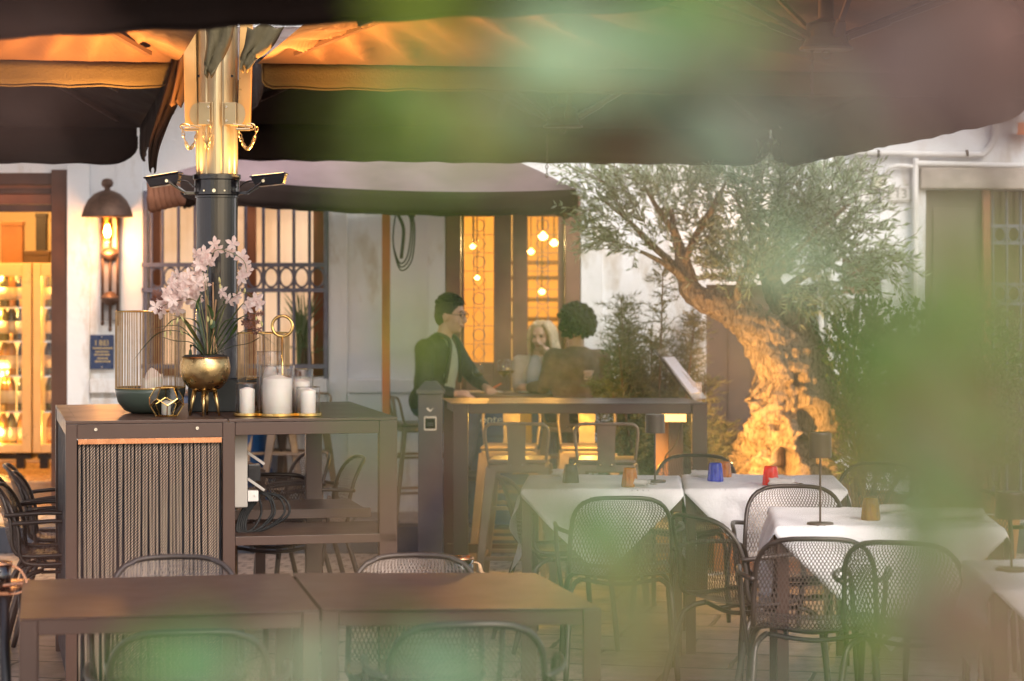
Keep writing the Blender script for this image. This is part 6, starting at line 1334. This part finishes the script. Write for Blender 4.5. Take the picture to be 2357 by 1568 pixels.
# white pillar-like cabinet beside the olive
e = empty('white_cabinet', (X(1598, 15.7), 15.72, .166)); tag(e, 'white rounded cabinet against the wall left of the olive trunk', 'cabinet')
m = MB(); m.b2((-.07, -.1, 0), (.07, .14, 1.28)); m.build('cabinet_body', PIPE, e, bevel=.03)
m = MB(); m.b2((-.05, -.106, .1), (.05, -.1005, 1.2)); m.build('door', PIPE, e, bevel=.003)
HED = leafy('hedge_leaf', [(.03, .06, .015), (.06, .12, .025), (.10, .18, .04), (.05, .10, .03)], .4, .25)
HEL = leafy('fine_bright_leaf', [(.12, .16, .03), (.18, .22, .05), (.10, .13, .03)], .5, .3)
def bush(name, label, boxes, mt, ll, lw, n, pot=None, group='green shrubs on the right', nl=9, tl=.16):
    x0 = boxes[0]; base = Vector((X(x0[0], x0[2]), x0[2], 0)); e = empty(name, base); tag(e, label, 'shrub', group); m = MB(); st = MB(); tw = []
    for (cx, cy_, cd, rx, ry, rz_, c) in boxes: tw.append((cx, cy_, cd, rx, ry, rz_, c, cx, cy_+ry))
    twigs(m, st, tw, ll, lw, nl, tl, base); m.build('foliage', mt, e)
    for k in range(6): a = Vector((random.uniform(-.1, .1), random.uniform(-.05, .05), .2)); cx, cy_, cd, rx, ry, rz_, c = random.choice(boxes); b = Vector(((cx+random.uniform(-.5, .5)*rx-1178)/F*cd, cd, H-(cy_-640)/F*cd))-base; st.tube(smooth_path([a, lerp(a, b, .5)+Vector((0, 0, .1)), b], 4), [.012]*8+[.004], 5)
    st.build('stem', mat('shrub_stem', (.13, .10, .06), .8), e)
    if pot: p = MB(); p.lathe([(0, 0), (pot[0]*.8, 0), (pot[0], pot[1]), (pot[0]+.01, pot[1]), (pot[0]+.01, pot[1]+.04), (pot[0]-.01, pot[1]+.04), (pot[0]-.015, pot[1]), (0, pot[1])], 28); p.build('pot', mat('terracotta', (.42, .17, .07), .75, 0, .15, 8), e)
    return e
random.seed(9)
bush('shrub', 'dense leafy green shrub right of the olive trunk', [(1985, 800, 14.2, 70, 100, .3, 170), (1970, 930, 14.1, 50, 90, .3, 150), (2020, 1010, 14.0, 70, 100, .3, 120)], HED, .032, .010, 1, (.2, .4))
bush('shrub', 'dense leafy green shrub in the middle of the right-hand greenery', [(2110, 840, 13.9, 90, 110, .3, 200), (2110, 1000, 13.8, 90, 120, .3, 220)], HED, .032, .010, 1, (.22, .4))
bush('shrub', 'pale leaved green shrub at the right edge below the grilled door', [(2260, 830, 13.9, 100, 110, .3, 180), (2270, 990, 13.8, 100, 120, .3, 200)], leafy('pale_hedge_leaf', [(.08, .10, .04), (.14, .17, .08), (.2, .22, .12)], .5, .2), .03, .010, 1, (.22, .4))
bush('shrub', 'fine leaved shrub lit yellow in a terracotta pot by the olive planter', [(1985, 1060, 12.9, 55, 60, .2, 150), (2060, 1080, 12.8, 60, 55, .2, 110)], HEL, .016, .0045, 1, (.17, .38), nl=12, tl=.12)
point('shrub_uplight', P(1950, 1110, 12.55), 5, (1, .6, .15), .03)
# window plants
e = bush('window_plant', 'spiky green plant in a pot behind the window bars', [(702, 800, 15.93, 30, 30, .05, 6)], leafy('grass_leaf', [(.12, .18, .06), (.2, .27, .12)], .5, .3), .03, .005, 1, None, 'plants in the window')
m = MB(); b0 = e.location
for k in range(34):
    a = P(700+random.uniform(-14, 14), 848, 15.96); tx = random.uniform(645, 745); b = P(tx, random.uniform(660, 740), 15.96+random.uniform(-.04, .03)); mid = lerp(a, b, .6)+Vector(((b.x-a.x)*-.2, 0, .03)); pth = smooth_path([a-b0, mid-b0, b-b0], 5); n_ = len(pth); vs = []
    for i, p in enumerate(pth): w_ = .009*(1-(i/(n_-1))**2)+.0008; vs += [p-Vector((w_, 0, 0)), p+Vector((w_, 0, 0))]
    m.add(vs, [(2*i, 2*i+1, 2*i+3, 2*i+2) for i in range(n_-1)])
m.build('blades', leafy('blade_leaf', [(.12, .2, .08), (.3, .36, .2)], .5, .3), e)
m = MB(); m.lathe([(0, -.035), (.05, -.035), (.06, .03), (.064, .03), (.064, .04), (0, .04)], 24, P(700, 855, 15.965)-b0); m.build('pot', PLN, e)
# ---------------------------------------------------------------- shrub right in front of the photographer, far out of focus
random.seed(31)
FG = {'mint': leafy('sky_sheen_leaf', [(.11, .22, .11), (.18, .31, .17)], .4, .3), 'green': leafy('bright_green_leaf', [(.04, .12, .010), (.08, .19, .018)], .4, .4), 'lime': leafy('yellow_green_leaf', [(.14, .20, .008), (.18, .24, .012)], .4, .4),  # mint tone puts the sky's reflection on glossy leaves into the base colour
      'dark': leafy('dark_green_leaf', [(.015, .04, .02), (.03, .07, .04)], .4, .2), 'olive': leafy('olive_brown_leaf', [(.105, .072, .016), (.15, .10, .026)], .6, .3), 'rust': leafy('red_brown_leaf', [(.085, .030, .016), (.12, .046, .026)], .6, .3), 'pink': leafy('mauve_leaf', [(.075, .045, .036), (.10, .062, .050)], .6, .3)}
FB = Vector((.12, .85, 0)); fgs = empty('foreground_shrub', FB); tag(fgs, 'large blurred leafy shrub close in front of everything, green, mint and rust leaves', 'shrub')
mbs = {k: MB() for k in FG}; stm = MB()
def leaf(kind, px, py, d, ln, wd, ang=None):
    c = P(px, py, d); a = random.uniform(0, 6.28) if ang is None else R(ang); nrm = Vector((random.gauss(0, .25), -1, random.gauss(.25, .25))).normalized(); x, y, _ = frame(c, nrm); ax = x*math.cos(a)+y*math.sin(a); sd = nrm.cross(ax); vs = []; K = 8
    for i in range(K+1):
        t = i/K; w = wd*.5*math.sin(math.pi*min(1, t*.97+.015))**.75; o = ax*(t-.5)*ln-nrm*.08*ln*math.sin(math.pi*t); vs += [c+o+sd*w-FB, c+o+nrm*w*.25-FB, c+o-sd*w-FB]
    fs = []
    for i in range(K): fs += [(3*i, 3*i+1, 3*i+4, 3*i+3), (3*i+1, 3*i+2, 3*i+5, 3*i+4)]
    mbs[kind].add(vs, fs); return c-FB-ax*ln*.5
big = [('mint', 1330, 90, .75, .042, .022, 20), ('mint', 1450, 130, .8, .04, .022, 160), ('mint', 1230, 180, .8, .035, .022, 60), ('dark', 1590, 130, .8, .045, .028, 80), ('green', 1670, 30, .8, .04, .03, 10), ('green', 1560, -10, .75, .03, .02, 100),
       ('lime', 960, -5, .8, .03, .02, 0), ('lime', 878, 262, .85, .032, .018, 75), ('green', 985, 190, .85, .03, .016, 30), ('mint', 1810, 600, .95, .034, .022, 20), ('dark', 1700, 320, .8, .045, .025, 10), ('mint', 1640, 350, .9, .03, .018, 0), ('olive', 1180, 280, .8, .04, .018, 100), ('olive', 1060, 230, .8, .03, .016, 100),
       ('lime', 958, 765, .95, .026, .016, 75), ('lime', 1400, 1250, .95, .045, .030, 60), ('mint', 1400, 1210, .95, .035, .028, 30), ('green', 1470, 1300, .95, .034, .020, 90), ('green', 1300, 1180, .95, .03, .02, 90),
       ('green', 395, 1530, .95, .045, .022, 10), ('mint', 480, 1560, .9, .036, .016, 5), ('green', 470, 1490, .95, .03, .018, 10), ('mint', 720, 1535, .9, .036, .016, 5), ('mint', 1030, 1545, .9, .045, .02, 8), ('green', 930, 1470, .95, .03, .012, 20),
       ('green', 2030, 860, .8, .045, .03, 60), ('lime', 1975, 980, .85, .035, .02, 120), ('dark', 2085, 760, .85, .035, .02, 40), ('mint', 2120, 1000, .85, .045, .032, 100), ('green', 2120, 1120, .85, .04, .03, 90), ('mint', 2115, 1230, .85, .04, .03, 90), ('lime', 2160, 780, .8, .05, .03, 90), ('green', 2120, 930, .8, .03, .02, 90), ('lime', 1990, 1480, .85, .04, .02, 90), ('green', 2080, 1400, .85, .04, .02, 90),
       ('olive', 1480, 1480, .85, .05, .018, 95), ('olive', 1440, 1400, .8, .05, .016, 100), ('olive', 2240, 900, .7, .05, .02, 95), ('rust', 2250, 1440, .7, .05, .035, 90), ('rust', 2330, 1500, .7, .045, .03, 80), ('rust', 2150, 1500, .75, .04, .025, 90), ('pink', 2220, 150, .7, .055, .035, 60), ('pink', 2050, 120, .7, .05, .03, 120), ('rust', 2320, 60, .7, .05, .03, 90), ('pink', 2330, 250, .7, .05, .03, 90),
       ('olive', 2290, 620, .7, .05, .02, 90), ('olive', 2130, 620, .75, .03, .016, 90), ('rust', 2300, 1150, .7, .04, .02, 90), ('olive', 860, 1120, .9, .036, .014, 90), ('rust', 835, 1240, .9, .024, .010, 90), ('green', 850, 1000, .9, .022, .012, 20), ('olive', 1250, 1050, .85, .03, .014, 90), ('dark', 1110, 1060, .95, .022, .012, 60), ('green', 1080, 330, .9, .03, .016, 160)]
ends = [leaf(b[0], b[1], b[2], b[3]*.8, b[4]*.84, b[5]*.84, b[6]) for b in big]
# dense small leaves even nearer to the lens, thin veil over the right side
def veil(x0, x1, y0, y1, n, kinds, dmin=.36, dmax=.55, s=1.0):
    for _ in range(n): leaf(random.choice(kinds), random.uniform(x0, x1), random.uniform(y0, y1), random.uniform(dmin, dmax), random.uniform(.009, .016)*s, random.uniform(.004, .007)*s)
veil(1000, 1650, -60, 1650, 14, ('olive', 'lime', 'green', 'mint', 'rust'))
veil(1100, 1560, 850, 1650, 12, ('olive', 'green', 'olive', 'mint'))
veil(1650, 2420, -60, 1650, 20, ('olive', 'rust', 'green', 'green', 'mint'))
veil(2100, 2420, 500, 1650, 26, ('olive', 'rust', 'green', 'green'), s=1.1)
veil(1700, 2420, -60, 330, 16, ('pink', 'rust', 'pink', 'olive'), s=1.1)
veil(860, 1300, 120, 900, 9, ('lime', 'green', 'mint'))
veil(-60, 160, -60, 420, 7, ('pink', 'rust'), s=1.0); veil(100, 380, 1280, 1400, 2, ('rust',))
for k, v in mbs.items(): v.build('foliage', FG[k], fgs, smooth=True)
root = Vector((.0, -.0, .6))
for i, q in enumerate(ends):
    if i % 2: continue
    m0 = Vector((q.x*.6+.25*(1 if q.x > -.15 else -1), q.y, max(.7, q.z-.35))); stm.tube(smooth_path([Vector((random.uniform(-.05, .05), random.uniform(-.05, .05), .3)), Vector((m0.x, m0.y, .9)), m0, q], 5), [.004]*5+[.002]*10+[.0006], 5)
stm.build('stem', mat('shrub_twig', (.16, .12, .06), .7), fgs)
m = MB(); m.b2((-.5, -.18, 0), (.6, .18, .45)); m.build('planter_box', PLN, fgs, bevel=.01)
